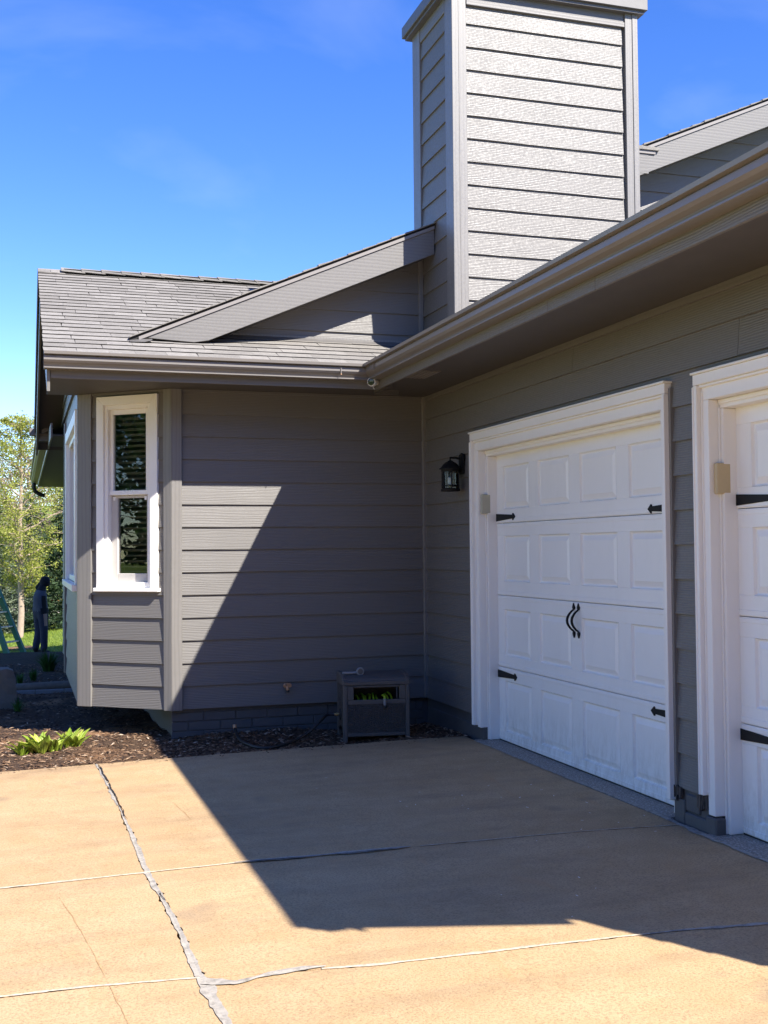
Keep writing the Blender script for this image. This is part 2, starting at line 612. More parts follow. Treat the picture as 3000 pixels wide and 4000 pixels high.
# ------------------------------------------------------------------ terrain
def zc(x):
    return -0.185 + 0.012 * x


def lerp_tab(v, tab):
    if v <= tab[0][0]:
        return tab[0][1]
    for (a, za), (b, zb) in zip(tab, tab[1:]):
        if v <= b:
            return za + (zb - za) * (v - a) / (b - a)
    return tab[-1][1]


GT = [(-200, -1.2), (-40, -0.55), (-14, -0.36), (4.0, -0.40), (15, -0.80), (16.5, -0.93), (25, -1.14), (45, -1.80), (70, -2.2), (110, 1.0), (190, 9.0)]


def gz(x, y):
    z = lerp_tab(y, GT)
    if y > 16:
        z += 0.16 * max(0, min(1, (x + 3.6) / 1.6)) * min(1, (y - 16) / 8)
    return z


xs = sorted(set([-200, -120, -80, -50, -30, -20, -14, -10, -8, -7, -6, -5.5, -5, -4.5, -4, -3.5, -3, -2.5, -2, -1, 0, 2, 5, 9, 15, 25, 40, 70, 120, 200]))
ys = sorted(set([-200, -120, -80, -50, -30, -20, -14, -8, -2, 4, 8, 12, 15, 16.5, 18, 20, 22, 25, 28, 32, 36, 40, 45, 55, 70, 90, 110, 140, 190]))
m = MB()
m.v = [(x, y, gz(x, y)) for y in ys for x in xs]
nx = len(xs)
m.f = [(j * nx + i, j * nx + i + 1, (j + 1) * nx + i + 1, (j + 1) * nx + i) for j in range(len(ys) - 1) for i in range(nx - 1)]
m.build('ground', 'grass_ground', smooth=True, kind='structure')


# planting bed beside the drive
def mz(x, y):
    b = lerp_tab(y, [(-1.1, zc(x) - 0.025), (0.2, -0.235), (1.5, -0.29), (4.6, -0.335)])
    return b + 0.018 * math.sin(3.1 * x + 1.7 * y) * math.sin(2.3 * y - 1.1 * x) + 0.010 * math.sin(9 * x) * math.sin(8 * y + 1)


def sheet(name, x0, x1, y0, y1, nx, ny, zf, mat, kind='structure'):
    m = MB()
    for j in range(ny + 1):
        for i in range(nx + 1):
            x = x0 + (x1 - x0) * i / nx
            y = y0 + (y1 - y0) * j / ny
            m.v.append((x, y, zf(x, y)))
    m.f = [(j * (nx + 1) + i, j * (nx + 1) + i + 1, (j + 1) * (nx + 1) + i + 1, (j + 1) * (nx + 1) + i) for j in range(ny) for i in range(nx)]
    return m.build(name, mat, smooth=True, kind=kind)


sheet('mulch_bed', -8.0, 0.02, -1.02, 4.62, 110, 80, mz, 'mulch_soil')


def ez(x, y):
    return lerp_tab(y, [(4.5, -0.31), (8, -0.42), (15, -0.735), (16.5, -0.87), (17.5, -0.93)]) + 0.03 * math.sin(2.1 * x + y) * math.sin(1.3 * y)


sheet('soil_bed', -7.5, -2.4, 4.70, 17.2, 40, 80, ez, 'dark_soil')

# bark chips lying on the bed
V = []
Fc = []


def chips(n, x0, x1, y0, y1, zf, smin, smax):
    for _ in range(n):
        x = random.uniform(x0, x1)
        y = random.uniform(y0, y1)
        L = random.uniform(smin, smax)
        W = L * random.uniform(0.18, 0.5)
        a = random.uniform(0, 6.283)
        ti = random.uniform(-0.5, 0.5)
        ca, sa = math.cos(a), math.sin(a)
        z = zf(x, y) + random.uniform(0.0, 0.014)
        b = len(V)
        h = W * 0.3
        for (p, q, r) in ((-L, -W, 0), (L, -W * .6, 0), (L * .8, W, 0), (-L * .9, W * .7, 0), (0, 0, h)):
            V.append((x + (p * ca - q * sa) * .5, y + (p * sa + q * ca) * .5, z + r + p * ti * .35))
        Fc.extend([(b, b + 1, b + 4), (b + 1, b + 2, b + 4), (b + 2, b + 3, b + 4), (b + 3, b, b + 4)])


chips(6500, -4.2, 0.0, -1.03, 0.35, mz, 0.010, 0.050)
chips(2500, -2.4, 0.0, -1.0, 0.05, mz, 0.012, 0.055)
chips(220, -4.0, -0.2, -1.16, -1.04, lambda x, y: zc(x) + .001, 0.008, 0.028)
chips(3500, -4.2, -2.0, 0.3, 4.5, mz, 0.015, 0.06)
chips(1500, -4.4, -2.6, 4.9, 10, ez, 0.02, 0.07)
m = MB()
m.v = V
m.f = Fc
tag(m.build('bark_mulch', 'bark_chip'), 'loose brown bark chips covering the planting bed', 'mulch', kind='stuff')

# ------------------------------------------------------------------ driveway: slabs with joints
drive = B(-12.0, -0.045, -16.0, -1.07, -0.62, -0.335).build('driveway', 'crack_void', kind='structure')


def interp(tab, v):
    return lerp_tab(v, tab)


MAIN = [(-16, -2.72), (-9, -2.78), (-5.91, -2.81), (-5.44, -2.83), (-4.74, -2.84), (-4.03, -2.87), (-3.27, -2.872), (-2.62, -2.88), (-1.9, -2.892), (-1.0, -2.92)]
J1 = [(-12, -4.0), (-3.54, -4.05), (-2.87, -4.04), (-2.46, -4.03), (-2.14, -4.06), (-1.69, -4.07), (-0.89, -4.10), (-0.47, -4.13), (0.0, -4.2)]
J2 = [(-12, -5.3), (-3.52, -5.41), (-3.14, -5.43), (-2.86, -5.48), (-2.56, -5.53), (-2.17, -5.59), (-1.49, -5.62), (-0.94, -5.66), (-0.6, -5.71), (0, -5.8)]
J3 = [(-12, -8.6), (0, -8.9)]
EDGE = [(-12, -1.20), (-3.6, -1.075), (-2.0, -1.02), (-0.5, -1.0), (0, -1.03)]


def jit(a, s=1.0):
    return 0.004 * s * math.sin(37 * a + 1.3) + 0.003 * s * math.sin(91 * a) + 0.002 * s * math.sin(211 * a + .4)


def slab(left, top, bot, gt, gb, gm=0.008):
    """slab between row lines top (greater y) and bot, on one side of the main crack"""
    n = 60

    def xm(y, side):
        return interp(MAIN, y) + (-gm if left else gm) + jit(y, 2.0) * (1 if side else 1)
    if left:
        x0, x1 = -12.0, -2.86
    else:
        x0, x1 = -2.86, -0.05
    pts = []
    for i in range(n + 1):
        x = x0 + (x1 - x0) * i / n
        y = interp(top, x) - gt + jit(x)
        if (left and i == n) or (not left and i == 0):
            x = xm(y, 0)
        pts.append((x, y))
    yr = interp(top, -2.86) - gt
    yb = interp(bot, -2.86) + gb
    side = [(xm(yr + (yb - yr) * i / 40, 0), yr + (yb - yr) * i / 40) for i in range(1, 40)]
    low = []
    for i in range(n + 1):
        x = x0 + (x1 - x0) * i / n
        y = interp(bot, x) + gb + jit(x + 3)
        if (left and i == n) or (not left and i == 0):
            x = xm(y, 0)
        low.append((x, y))
    if left:
        loop = pts + side + low[::-1]
    else:
        loop = pts + low[::-1] + side[::-1]
    # build with a grid-free n-gon top, plus skirts
    bm = bmesh.new()
    vs = [bm.verts.new((x, y, zc(x))) for x, y in loop]
    f = bm.faces.new(vs)
    bmesh.ops.triangulate(bm, faces=[f])
    lo = [bm.verts.new((x, y, zc(x) - 0.12)) for x, y in loop]
    k = len(loop)
    for i in range(k):
        bm.faces.new((vs[i], vs[(i + 1) % k], lo[(i + 1) % k], lo[i]))
    bmesh.ops.recalc_face_normals(bm, faces=bm.faces)
    me = bpy.data.meshes.new('concrete_slab')
    bm.to_mesh(me)
    bm.free()
    me.materials.append(MATS['concrete'])
    o = bpy.data.objects.new('concrete_slab', me)
    sc.collection.objects.link(o)
    o.parent = drive


END = [(-12, -15.9), (0, -15.9)]
for left in (True, False):
    slab(left, EDGE, J1, 0.0, 0.004)
    slab(left, J1, J2, 0.004, 0.004)
    slab(left, J2, J3, 0.004, 0.005)
    slab(left, J3, END, 0.005, 0.0)


def ribbon(name, pts, widths, mat, lift=0.003, rag=0.35, step=0.02, seed=1, dome=0.002):
    r = random.Random(seed)
    m = MB()
    P = [Vector((x, y, 0)) for x, y in pts]
    L = [0]
    for a, b in zip(P, P[1:]):
        L.append(L[-1] + (b - a).length)
    n = max(4, int(L[-1] / step))
    oa = ob = 0
    for i in range(n + 1):
        d = L[-1] * i / n
        j = 0
        while j < len(P) - 2 and L[j + 1] < d:
            j += 1
        tt = (d - L[j]) / max(1e-9, L[j + 1] - L[j])
        c = P[j].lerp(P[j + 1], tt)
        w = widths[j] + (widths[j + 1] - widths[j]) * tt
        dr = (P[j + 1] - P[j]).normalized()
        nn = Vector((-dr.y, dr.x, 0))
        oa = 0.72 * oa + r.gauss(0, rag * 0.5)
        ob = 0.72 * ob + r.gauss(0, rag * 0.5)
        wa = max(0.12, 1 + oa) * w * .5
        wb = max(0.12, 1 + ob) * w * .5
        for q, up in ((c - nn * wa, 0), (c, dome), (c + nn * wb, 0)):
            m.v.append((q.x, q.y, zc(q.x) + lift + up))
    for i in range(n):
        for k in (0, 1):
            m.f.append((i * 3 + k, i * 3 + k + 1, (i + 1) * 3 + k + 1, (i + 1) * 3 + k))
    return m.build(name, mat, drive)


mp_ = [(interp(MAIN, y), y) for y in (-2.2, -2.6, -2.9, -3.3, -3.6, -3.9, -4.2, -4.5, -4.8, -5.1, -5.4, -5.6, -5.8, -6.1, -6.6, -8.0)]
ribbon('joint_filler', mp_, [0.004, 0.008, 0.014, 0.024, 0.034, 0.026, 0.030, 0.018, 0.022, 0.026, 0.030, 0.055, 0.036, 0.028, 0.024, 0.02], 'crack_filler', rag=0.3, seed=3, dome=-0.002, lift=0.0035)
ribbon('joint_filler', [(interp(MAIN, y) - 0.006, y) for y in (-1.06, -1.5, -2.0, -2.5)], [0.012, 0.02, 0.016, 0.01], 'crack_filler', rag=0.7, seed=9, lift=0.002)
# open dark splits in the old filler
for k, (ya, yb, w, off) in enumerate([(-1.1, -2.35, 0.010, 0.006), (-2.5, -2.9, 0.004, 0.010), (-4.40, -4.55, 0.003, 0.008)]):
    yy = np.linspace(ya, yb, 8)
    ribbon('open_crack', [(interp(MAIN, y) + off + 0.006 * math.sin(23 * y), y) for y in yy], [w * .4, w, w * .7, w, w * .8, w, w * .7, w * .3], 'crack_void', lift=0.0065, rag=0.8, seed=20 + k, dome=0.0)


def row(tab, xa, xb, n):
    return [(x, interp(tab, x)) for x in np.linspace(xa, xb, n)]


ribbon('joint_filler', row(J1, -6, -2.862, 9), [0.022] * 9, 'pale_filler', rag=0.4, seed=5)
ribbon('joint_filler', row(J1, -2.875, -2.3, 5), [0.014] * 5, 'pale_filler', rag=0.4, seed=6)
ribbon('joint_filler', row(J1, -2.45, -1.55, 9), [0.012, 0.035, 0.05, 0.035, 0.018, 0.05, 0.06, 0.04, 0.012], 'crack_filler', rag=0.25, seed=7, lift=0.0055)
ribbon('open_crack', [(x, y - 0.018) for x, y in row(J1, -2.45, -2.05, 6)], [0.002, 0.006, 0.007, 0.006, 0.007, 0.002], 'crack_void', lift=0.0095, rag=0.6, seed=8, dome=0)
ribbon('open_crack', [(x, y - 0.022) for x, y in row(J1, -2.02, -1.6, 6)], [0.002, 0.006, 0.007, 0.006, 0.007, 0.002], 'crack_void', lift=0.0095, rag=0.6, seed=18, dome=0)
ribbon('joint_filler', row(J1, -1.5, -0.06, 9), [0.008] * 9, 'pale_filler', rag=0.7, seed=31)
ribbon('joint_filler', row(J2, -6, -2.835, 9), [0.016] * 9, 'pale_filler', rag=0.4, seed=10)
ribbon('joint_filler', [(-2.83, -5.53), (-2.72, -5.585), (-2.65, -5.56), (-2.58, -5.54), (-2.47, -5.53), (-2.38, -5.54)], [0.07, 0.035, 0.012, 0.030, 0.034, 0.010], 'crack_filler', rag=0.3, seed=12, lift=0.0055)
ribbon('joint_filler', row(J2, -2.4, -1.1, 9), [0.015, 0.022, 0.015, 0.015, 0.022, 0.018, 0.015, 0.012, 0.012], 'pale_filler', rag=0.4, seed=13)
ribbon('joint_filler', row(J2, -1.1, -0.06, 9), [0.01, 0.014, 0.02, 0.03, 0.02, 0.01, 0.02, 0.03, 0.02], 'crack_filler', rag=0.5, seed=14)
# brown hairline cracks running down the left slab
gpx = [(-3.285, -4.28), (-3.235, -4.62), (-3.205, -4.88), (-3.18, -5.08), (-3.155, -5.36), (-3.125, -5.66), (-3.10, -5.95), (-3.08, -6.4)]
ribbon('hairline_crack', gpx, [0.001, 0.004, 0.001, 0.005, 0.001, 0.004, 0.003, 0.001], 'rust_line', lift=0.0015, rag=1.1, step=0.012, seed=41, dome=0)
ribbon('hairline_crack', [(-2.56, -2.55), (-2.53, -2.85), (-2.52, -3.05)], [0.001, 0.004, 0.001], 'rust_line', lift=0.0015, rag=1.1, step=0.012, seed=42, dome=0)
# fine hairline across the left slab and grey caulk along the apron
ribbon('edge_caulk', [(-0.052, -1.25), (-0.046, -2.5), (-0.03, -3.9), (-0.05, -4.3), (-0.058, -4.9), (-0.04, -6), (-0.04, -7.4)], [0.02, 0.028, 0.03, 0.05, 0.03, 0.03, 0.03], 'crack_filler', rag=0.35, seed=15, lift=0.004)

V = []
Fc = []
for _ in range(46):
    x, y = random.choice(((-.55, -4.0), (-.3, -3.7), (-.9, -3.1), (-.4, -3.2), (-1.0, -5.0), (-1.6, -2.4), (-.35, -2.2)))
    x += random.gauss(0, .18)
    y += random.gauss(0, .22)
    x = min(x, -.12)
    a = random.uniform(0, 6.28)
    L = random.uniform(.003, .010)
    b = len(V)
    for p_, q_ in ((-1, -.3), (1, -.25), (.9, .3), (-.8, .35)):
        V.append((x + L * (p_ * math.cos(a) - q_ * math.sin(a)), y + L * (p_ * math.sin(a) + q_ * math.cos(a)), zc(x) + .003 + .001 * p_))
    Fc.append((b, b + 1, b + 2, b + 3))
m = MB()
m.v = V
m.f = Fc
tag(m.build('paint_flecks', 'white_paint'), 'tiny white paint flecks scattered on the shaded concrete', 'paint flecks', kind='stuff')

# ------------------------------------------------------------------ HOUSE
house = thing('house', 'dark grey lap-sided house with white double garage doors, bay and tall chimney', 'house')
E_ = 0.19
TH0, TH1 = 0.025, 0.009


def board_mesh(mb, O, d, n, s0b, s1b, s0t, s1t, z0, z1, e=E_, zb=None):
    """piece of a lap board; zb = bottom of the full board (for thickness at cut pieces)"""
    zb = z0 if zb is None else zb

    def th(z):
        return TH0 + (TH1 - TH0) * (z - zb) / e

    def P(s, o, z):
        return (O[0] + d[0] * s + n[0] * o, O[1] + d[1] * s + n[1] * o, z)
    mb.hexa([P(s0b, 0.0005, z0), P(s1b, 0.0005, z0), P(s1b, th(z0), z0), P(s0b, th(z0), z0),
             P(s0t, 0.0005, z1), P(s1t, 0.0005, z1), P(s1t, th(z1), z1), P(s0t, th(z1), z1)])


def siding(parent, O, d, n, s0, s1, rows, holes=(), e=E_, z00=0.0, ztop=None, clip=None, splits=None):
    """rows: range of row numbers; holes: (s0,s1,z0,z1); clip(z)->(s0,s1) sloped ends"""
    for k in rows:
        zb = z00 + k * e
        zt = zb + e + 0.001
        if ztop is not None:
            if zb > ztop - 0.01:
                continue
            zt = min(zt, ztop)
        a, b = s0, s1
        cuts = sorted(set([a, b] + [max(a, min(b, q)) for h in holes for q in h[:2]]))
        groups = []
        cur = []
        for u, v in zip(cuts, cuts[1:]):
            if v - u < 1e-4:
                continue
            mid = .5 * (u + v)
            segs = [(zb, zt)]
            for h in holes:
                if h[0] < mid < h[1]:
                    ns = []
                    for (p, q) in segs:
                        if h[3] <= p or h[2] >= q:
                            ns.append((p, q))
                        else:
                            if h[2] > p + .004:
                                ns.append((p, h[2]))
                            if h[3] < q - .004:
                                ns.append((h[3], q))
                    segs = ns
            if segs:
                cur += [(u, v, p, q) for p, q in segs]
            else:
                if cur:
                    groups.append(cur)
                cur = []
        if cur:
            groups.append(cur)
        sp = (splits or {}).get(k, [])
        out = []
        for g in groups:
            for q in sp:
                lo = [(u, min(v, q - .0015), p, r) for u, v, p, r in g if u < q]
                hi = [(max(u, q + .0015), v, p, r) for u, v, p, r in g if v > q]
                if lo and hi:
                    out.append(lo)
                    g = hi
            out.append(g)
        for g in out:
            mb = MB()
            for u, v, p, q in g:
                if clip:
                    ca, cb = clip(p), clip(q)
                    u0, v0, u1, v1 = max(u, ca[0]), min(v, ca[1]), max(u, cb[0]), min(v, cb[1])
                    if v0 - u0 < .02:
                        continue
                    if v1 < u1:
                        u1 = v1 = .5 * (u1 + v1)
                    board_mesh(mb, O, d, n, u0, v0, u1, v1, p, q, e, zb)
                else:
                    board_mesh(mb, O, d, n, u, v, u, v, p, q, e, zb)
            if mb.f:
                mb.build('siding_board', 'siding_paint', parent)


PITCH = 0.43
SOF = 2.68
# --- wall A (faces the camera)
wallA = B(-2.27, 0.05, 0.022, 0.16, 0.004, 2.76).build('wall', 'siding_paint', house)
siding(wallA, (0, 0.022), (-1, 0), (0, -1), 0.022, 2.165, range(0, 15), ztop=SOF)
# --- wall B with two garage openings
D1 = (-1.169, -4.078)
D2 = (-4.359, -7.268)
m = MB()
for y0, y1 in ((0.16, D1[0] - .06), (D1[1] + .06, D2[0] - .06), (D2[1] + .06, -7.65)):
    m.box(0.022, 0.22, y0, y1, 0.004, 2.2)
m.box(0.022, 0.22, 0.16, -7.65, 2.2, 2.76)
wallB = m.build('wall', 'siding_paint', house)
# small offset of the opening edges so the boards butt against the casing
siding(wallB, (0.022, 0), (0, -1), (-1, 0), 0.022, 7.65, range(0, 14),
       holes=[(-D1[0] + .012, -D1[1] - .012, -1, 2.222), (-D2[0] + .012, -D2[1] - .012, -1, 2.222)], ztop=2.636,
       splits={12: [4.72], 13: [2.9, 6.3], 10: [], 11: [5.9]})
B(-0.004, 0.022, -0.022, -7.65, 2.636, SOF).build('frieze_board', 'rake_paint', house, bevel=.002)
# inside corner strip
B(-0.022, 0.021, -0.022, 0.021, 0.0, SOF).build('corner_post', 'trim_paint', house, bevel=.003)
# dark caulk line at pillar
B(-0.012, 0.021, D1[1] - .002, D1[1] - .022, 0.0, 2.2).build('pillar_strip', 'trim_paint', house)
# garage shell
B(0.022, 7.2, -7.65, -7.5, -.2, 2.75).build('wall', 'siding_paint', house)
B(7.05, 7.2, -7.5, 0.16, -.2, 2.75).build('wall', 'siding_paint', house)
MB().prism([(0.022, -7.65, 2.75), (7.2, -7.65, 2.75), (3.6, -7.65, 4.28)], (0, .12, 0)).build('gable_wall', 'siding_paint', house)

# --- foundation of painted brick
foundA = B(-2.235, 0.10, 0.050, 0.20, -0.42, 0.0).build('foundation', 'foundation_paint', house)
bh = 0.079
for r in range(3):
    z0 = -0.030 - (r + 1) * bh
    x = -2.243
    off = 0.133 if r % 2 else 0.0
    first = True
    while x < -0.03:
        L = 0.262
        if first and off:
            L = off
        first = False
        x1 = min(x + L, -0.025)
        B(x, x1, 0.036 + random.uniform(0, .004), 0.06, z0 + .0045, z0 + bh - .0045).build('brick', 'foundation_paint', foundA, bevel=.003)
        x = x1 + 0.008
B(-2.243, 0.0, 0.040, 0.07, -0.030, -0.004).build('sill_plate', 'foundation_paint', foundA)
# foundation under the bay side (set back)
foundL = B(-2.235, -2.12, 0.20, 4.4, -0.45, 0.0).build('foundation', 'foundation_paint', house)
B(-0.004 + .03, 0.2, 0.10, D1[0] - .06, -0.42, 0.0).build('foundation', 'foundation_paint', house)
m = B(0.016, 0.1, -0.0, D1[0] - .10, -0.25, -0.085)
m.build('footing', 'foundation_paint', house, bevel=.004)
# pillar base between the doors
pb = B(0.012, 0.2, D1[1] + .03, D2[0] - .033, -0.30, -0.0).build('foundation', 'foundation_paint', house, bevel=.004)
B(-0.004, 0.05, D1[1] + .02, D1[1] - .085, -0.2, -0.062).build('footing_block', 'foundation_paint', pb, bevel=.006)
B(0.0, 0.05, D1[1] - .09, D2[0] + .06, -0.115, -0.022).build('footing_block', 'foundation_paint', pb, bevel=.006)
B(-0.008, 0.05, D1[1] - .09, D2[0] - .03, -0.205, -0.122).build('footing_block', 'foundation_paint', pb, bevel=.008)
B(-0.016, 0.05, D2[0] - .02, D2[0] - .115, -0.205, -0.095).build('footing_block', 'foundation_paint', pb, bevel=.008)
for k, (ya, yb, za, zb_) in enumerate([(D1[1] + .03, D1[1] + .005, -.065, .02), (D1[1], D1[1] - .03, -.075, .012), (D1[1] - .035, D1[1] - .065, -.06, .005), (D2[0] + .055, D2[0] + .01, -.085, 0.0), (D2[0] + .005, D2[0] - .03, -.07, .004)]):
    mm = MB()
    n_ = 5
    for i in range(n_):
        y0 = ya + (yb - ya) * i / n_
        y1 = ya + (yb - ya) * (i + .85) / n_
        mm.box(-.012 + random.uniform(-.006, .006), .02, y0, y1, za + random.uniform(0, .025), zb_ - random.uniform(0, .004))
    mm.build('rotten_trim', 'rotten_wood', pb)
# exposed aggregate sill under doors
for (a, b) in (D1, D2):
    B(-0.042, 0.30, a - .055, b + .055, -0.30, -0.181).build('door_sill', 'aggregate', house, bevel=.008, seg=2)


# --- garage doors
def garage_door(yo, yn, casing_bottom, open_bits):
    g = part('garage_door', house)
    s = part('door_surround', house)
    X = 0.14
    for sgn, y0 in ((-1, yo), (1, yn)):
        near = sgn == 1
        MB().box(-0.036, 0.02, y0, y0 + sgn * .035, casing_bottom, 2.172).build('casing', 'white_paint', s, bevel=.004, seg=2)
        MB().box(-0.042, 0.01, y0 - sgn * .001, y0 + sgn * .010, casing_bottom, 2.165).build('casing_bead', 'white_paint', s, bevel=.003)
        MB().box(-0.005, 0.067, y0 + sgn * .0352, y0 + sgn * .097, -0.088, 2.09).build('jamb', 'white_paint', s, bevel=.003)
        MB().box(-0.012, 0.0, y0 + sgn * .0355, y0 + sgn * .047, casing_bottom + .01, 2.14).build('jamb_bead', 'white_paint', s, bevel=.003)
        MB().box(0.062, 0.2, y0 + sgn * .0972, y0 + sgn * .130, -0.179, 2.044).build('door_stop', 'white_paint', s, bevel=.004, seg=2)
        MB().box(0.052, 0.0625, y0 + sgn * .0975, y0 + sgn * .109, -0.179, 2.05).build('stop_bead', 'white_paint', s, bevel=.003)
    MB().box(-0.036, 0.02, yo, yn, 2.173, 2.230).build('head_casing', 'white_paint', s, bevel=.004, seg=2)
    MB().box(-0.048, 0.02, yo + .008, yn - .008, 2.2302, 2.243).build('drip_cap', 'white_paint', s, bevel=.003)
    MB().box(-0.022, 0.015, yo - .036, yn + .036, 2.158, 2.1728).build('head_bead', 'white_paint', s, bevel=.003)
    MB().box(-0.005, 0.067, yo - .036, yn + .036, 2.091, 2.170).build('head_board', 'white_paint', s, bevel=.003)
    MB().box(0.062, 0.2, yo - .098, yn + .098, 2.045, 2.09).build('head_stop', 'white_paint', s, bevel=.004, seg=2)
    MB().box(0.052, 0.0625, yo - .1, yn + .1, 2.066, 2.09).build('stop_bead', 'white_paint', s, bevel=.003)
    ya = yo - .128
    yb = yn + .128
    zs = [-0.176, 0.395, 0.952, 1.514, 2.09]
    off = yo - D1[0]
    cols = [(-1.429, -1.897), (-2.060, -2.550), (-2.711, -3.205), (-3.367, -3.860)]
    rows = [(-0.098, 0.292), (0.490, 0.845), (1.064, 1.414), (1.623, 1.955)]
    for r in range(4):
        z0, z1 = zs[r] + .002, zs[r + 1] - .002
        p0, p1 = rows[r]
        mb = MB()
        # flat face with holes for the pressed panels, plus ridge lines near the seams
        ybr = [ya]
        for c in cols:
            ybr += [c[0] + off, c[1] + off]
        ybr.append(yb)
        mb.box(X, X + .045, ya, yb, z0, p0)
        mb.box(X, X + .045, ya, yb, p1, z1)
        for i in range(0, len(ybr), 2):
            mb.box(X, X + .045, ybr[i], ybr[i + 1], p0, p1)
        mb.box(X - .004, X + .01, ya - .002, yb + .002, z0 + .004, z0 + .034)
        if r < 3:
            mb.box(X - .003, X + .01, ya - .002, yb + .002, z1 - .030, z1 - .006)
        mb.build('door_section', 'door_white', g, bevel=.0025)
        for c in cols:
            c0, c1 = c[0] + off, c[1] + off
            # pressed panel: groove, sloped frame, raised field
            prof = [(0.0, 0.0), (0.006, .014), (0.012, .016), (0.048, .002), (0.052, .002)]
            pm = MB()
            loops = []
            for ins, dep in prof:
                loops.append([(X + dep, c0 - ins, p0 + ins), (X + dep, c1 + ins, p0 + ins), (X + dep, c1 + ins, p1 - ins), (X + dep, c0 - ins, p1 - ins)])
            vs = [v for l in loops for v in l]
            fs = []
            for i in range(len(loops) - 1):
                for k in range(4):
                    k2 = (k + 1) % 4
                    fs.append((i * 4 + k, i * 4 + k2, (i + 1) * 4 + k2, (i + 1) * 4 + k))
            fs.append(tuple(len(vs) - 4 + k for k in range(4)))
            pm.add(vs, fs)
            pm.build('raised_panel', 'door_white', g)
    B(X + .05, X + .06, ya, yb, zs[0], zs[4]).build('door_backing', 'resin_dark', g)
    B(X + .002, X + .04, ya, yb, zs[0] - .012, zs[0] + .004).build('weather_seal', 'hose_black', g)

    def strap(y, z, sgn, L=.36):
        # arrow-headed hinge strap lying on the door face
        pl = [(0, -.028), (0, .030), (L - .03, .014), (L - .05, .030), (L - .02, .026), (L, 0), (L - .02, -.024), (L - .05, -.026), (L - .03, -.012)]
        pl = [(0, -.030), (0, .030), (L - .045, .015), (L - .045, .025), (L - .035, .029), (L, .002), (L, -.002), (L - .035, -.029), (L - .045, -.025), (L - .045, -.015)]
        MB().prism([(X - .0085, y + sgn * a, z + b) for a, b in pl], (.008, 0, 0)).build('hinge_strap', 'black_metal', g, bevel=.002)
    strap(ya + .004, 1.560, -1)
    strap(ya + .004, 0.338, -1)
    strap(yb - .004, 1.545, 1)
    strap(yb - .004, 0.345, 1)
    yc_ = -2.645 + off
    for dy in (.034, -.034):
        hb = MB()
        y = yc_ + dy
        pts = []
        for i in range(13):
            a = i / 12
            zz = .752 + .146 * a
            out = .050 * math.sin(math.pi * a) ** .8 + .008
            pts.append((X - out, y, zz))
        hb.tube(pts, [.0065 + .003 * math.sin(math.pi * i / 12) for i in range(13)], 8)
        for s_, zz in ((1, .898), (-1, .752)):
            sp_ = [(-.007, 0), (-.016, .012 * s_), (-.013, .022 * s_), (0, .046 * s_), (.013, .022 * s_), (.016, .012 * s_), (.007, 0)]
            hb.prism([(X - .012, y + a, zz + b) for a, b in sp_], (.011, 0, 0))
        hb.build('pull_handle', 'black_metal', g, bevel=.0015)


garage_door(D1[0], D1[1], -0.074, 0)
garage_door(D2[0], D2[1], 0.012, 0)

# --- soffits, fascia, gutters
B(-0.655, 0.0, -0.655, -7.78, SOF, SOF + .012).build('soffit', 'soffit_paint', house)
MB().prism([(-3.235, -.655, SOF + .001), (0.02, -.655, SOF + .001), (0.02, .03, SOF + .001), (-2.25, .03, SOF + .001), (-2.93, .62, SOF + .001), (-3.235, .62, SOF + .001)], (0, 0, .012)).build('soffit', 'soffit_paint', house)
B(-0.0005, 0.03, -0.0, 0.03, SOF - .002, SOF + .04).build('soffit_block', 'soffit_paint', house)
B(-3.235, -0.64, -0.66, -0.64, 2.638, 2.80).build('fascia', 'rake_paint', house, bevel=.002)
fb_ = part('fascia', house)
for a, b in ((-0.6605, -3.905), (-3.908, -4.46), (-4.463, -7.80)):
    B(-0.66, -0.64, a, b, 2.630, 2.80).build('fascia_board', 'siding_paint', fb_, bevel=.0015)
# boxed eave end at the near gable
MB().prism([(-.66, -7.66, 2.64), (.02, -7.66, 2.35), (.02, -7.66, 2.9), (-.66, -7.66, 2.84)], (0, -.10, 0)).build('eave_return', 'rake_paint', house)

GP = [(0.0, 2.812), (0.0, 2.700), (.078, 2.700), (.089, 2.702), (.089, 2.711), (.075, 2.714), (.081, 2.728), (.104, 2.744), (.117, 2.760), (.117, 2.789), (.110, 2.798), (.141, 2.801), (.145, 2.822), (.137, 2.824),
      (.134, 2.806), (.104, 2.804), (.110, 2.786), (.110, 2.764), (.098, 2.749), (.074, 2.732), (.068, 2.706), (.004, 2.706), (.004, 2.812)]


def gutter(poly0, poly1, name='gutter', par=house, mat='gutter_metal'):
    n = len(GP)
    m = MB()
    m.add(poly0 + poly1, [(i, (i + 1) % n, (i + 1) % n + n, i + n) for i in range(n)])
    m.f += [tuple(range(n)), tuple(range(2 * n - 1, n - 1, -1))]
    return m.build(name, mat, par)


gA = gutter([(-3.285, -.661 - o, z) for o, z in GP], [(-.661 - o, -.661 - o, z) for o, z in GP])
gB = gutter([(-.661 - o, -.661 - o, z - .0004) for o, z in GP], [(-.661 - o, -7.82, z - .0004) for o, z in GP])
# seam and rivet near the mitre, end caps
for x in (-.985,):
    MB().box(x - .003, x + .003, -.7865, -.78, 2.738, 2.80).build('gutter_seam', 'gutter_metal', gA)
    MB().lathe([(.0055, 0), (.004, -.003)], (x, -.785, 2.733), 'y', 8).build('rivet', 'copper_brass', gA)
B(-.7875, -.78, -1.02, -1.026, 2.738, 2.80).build('gutter_seam', 'gutter_metal', gB)

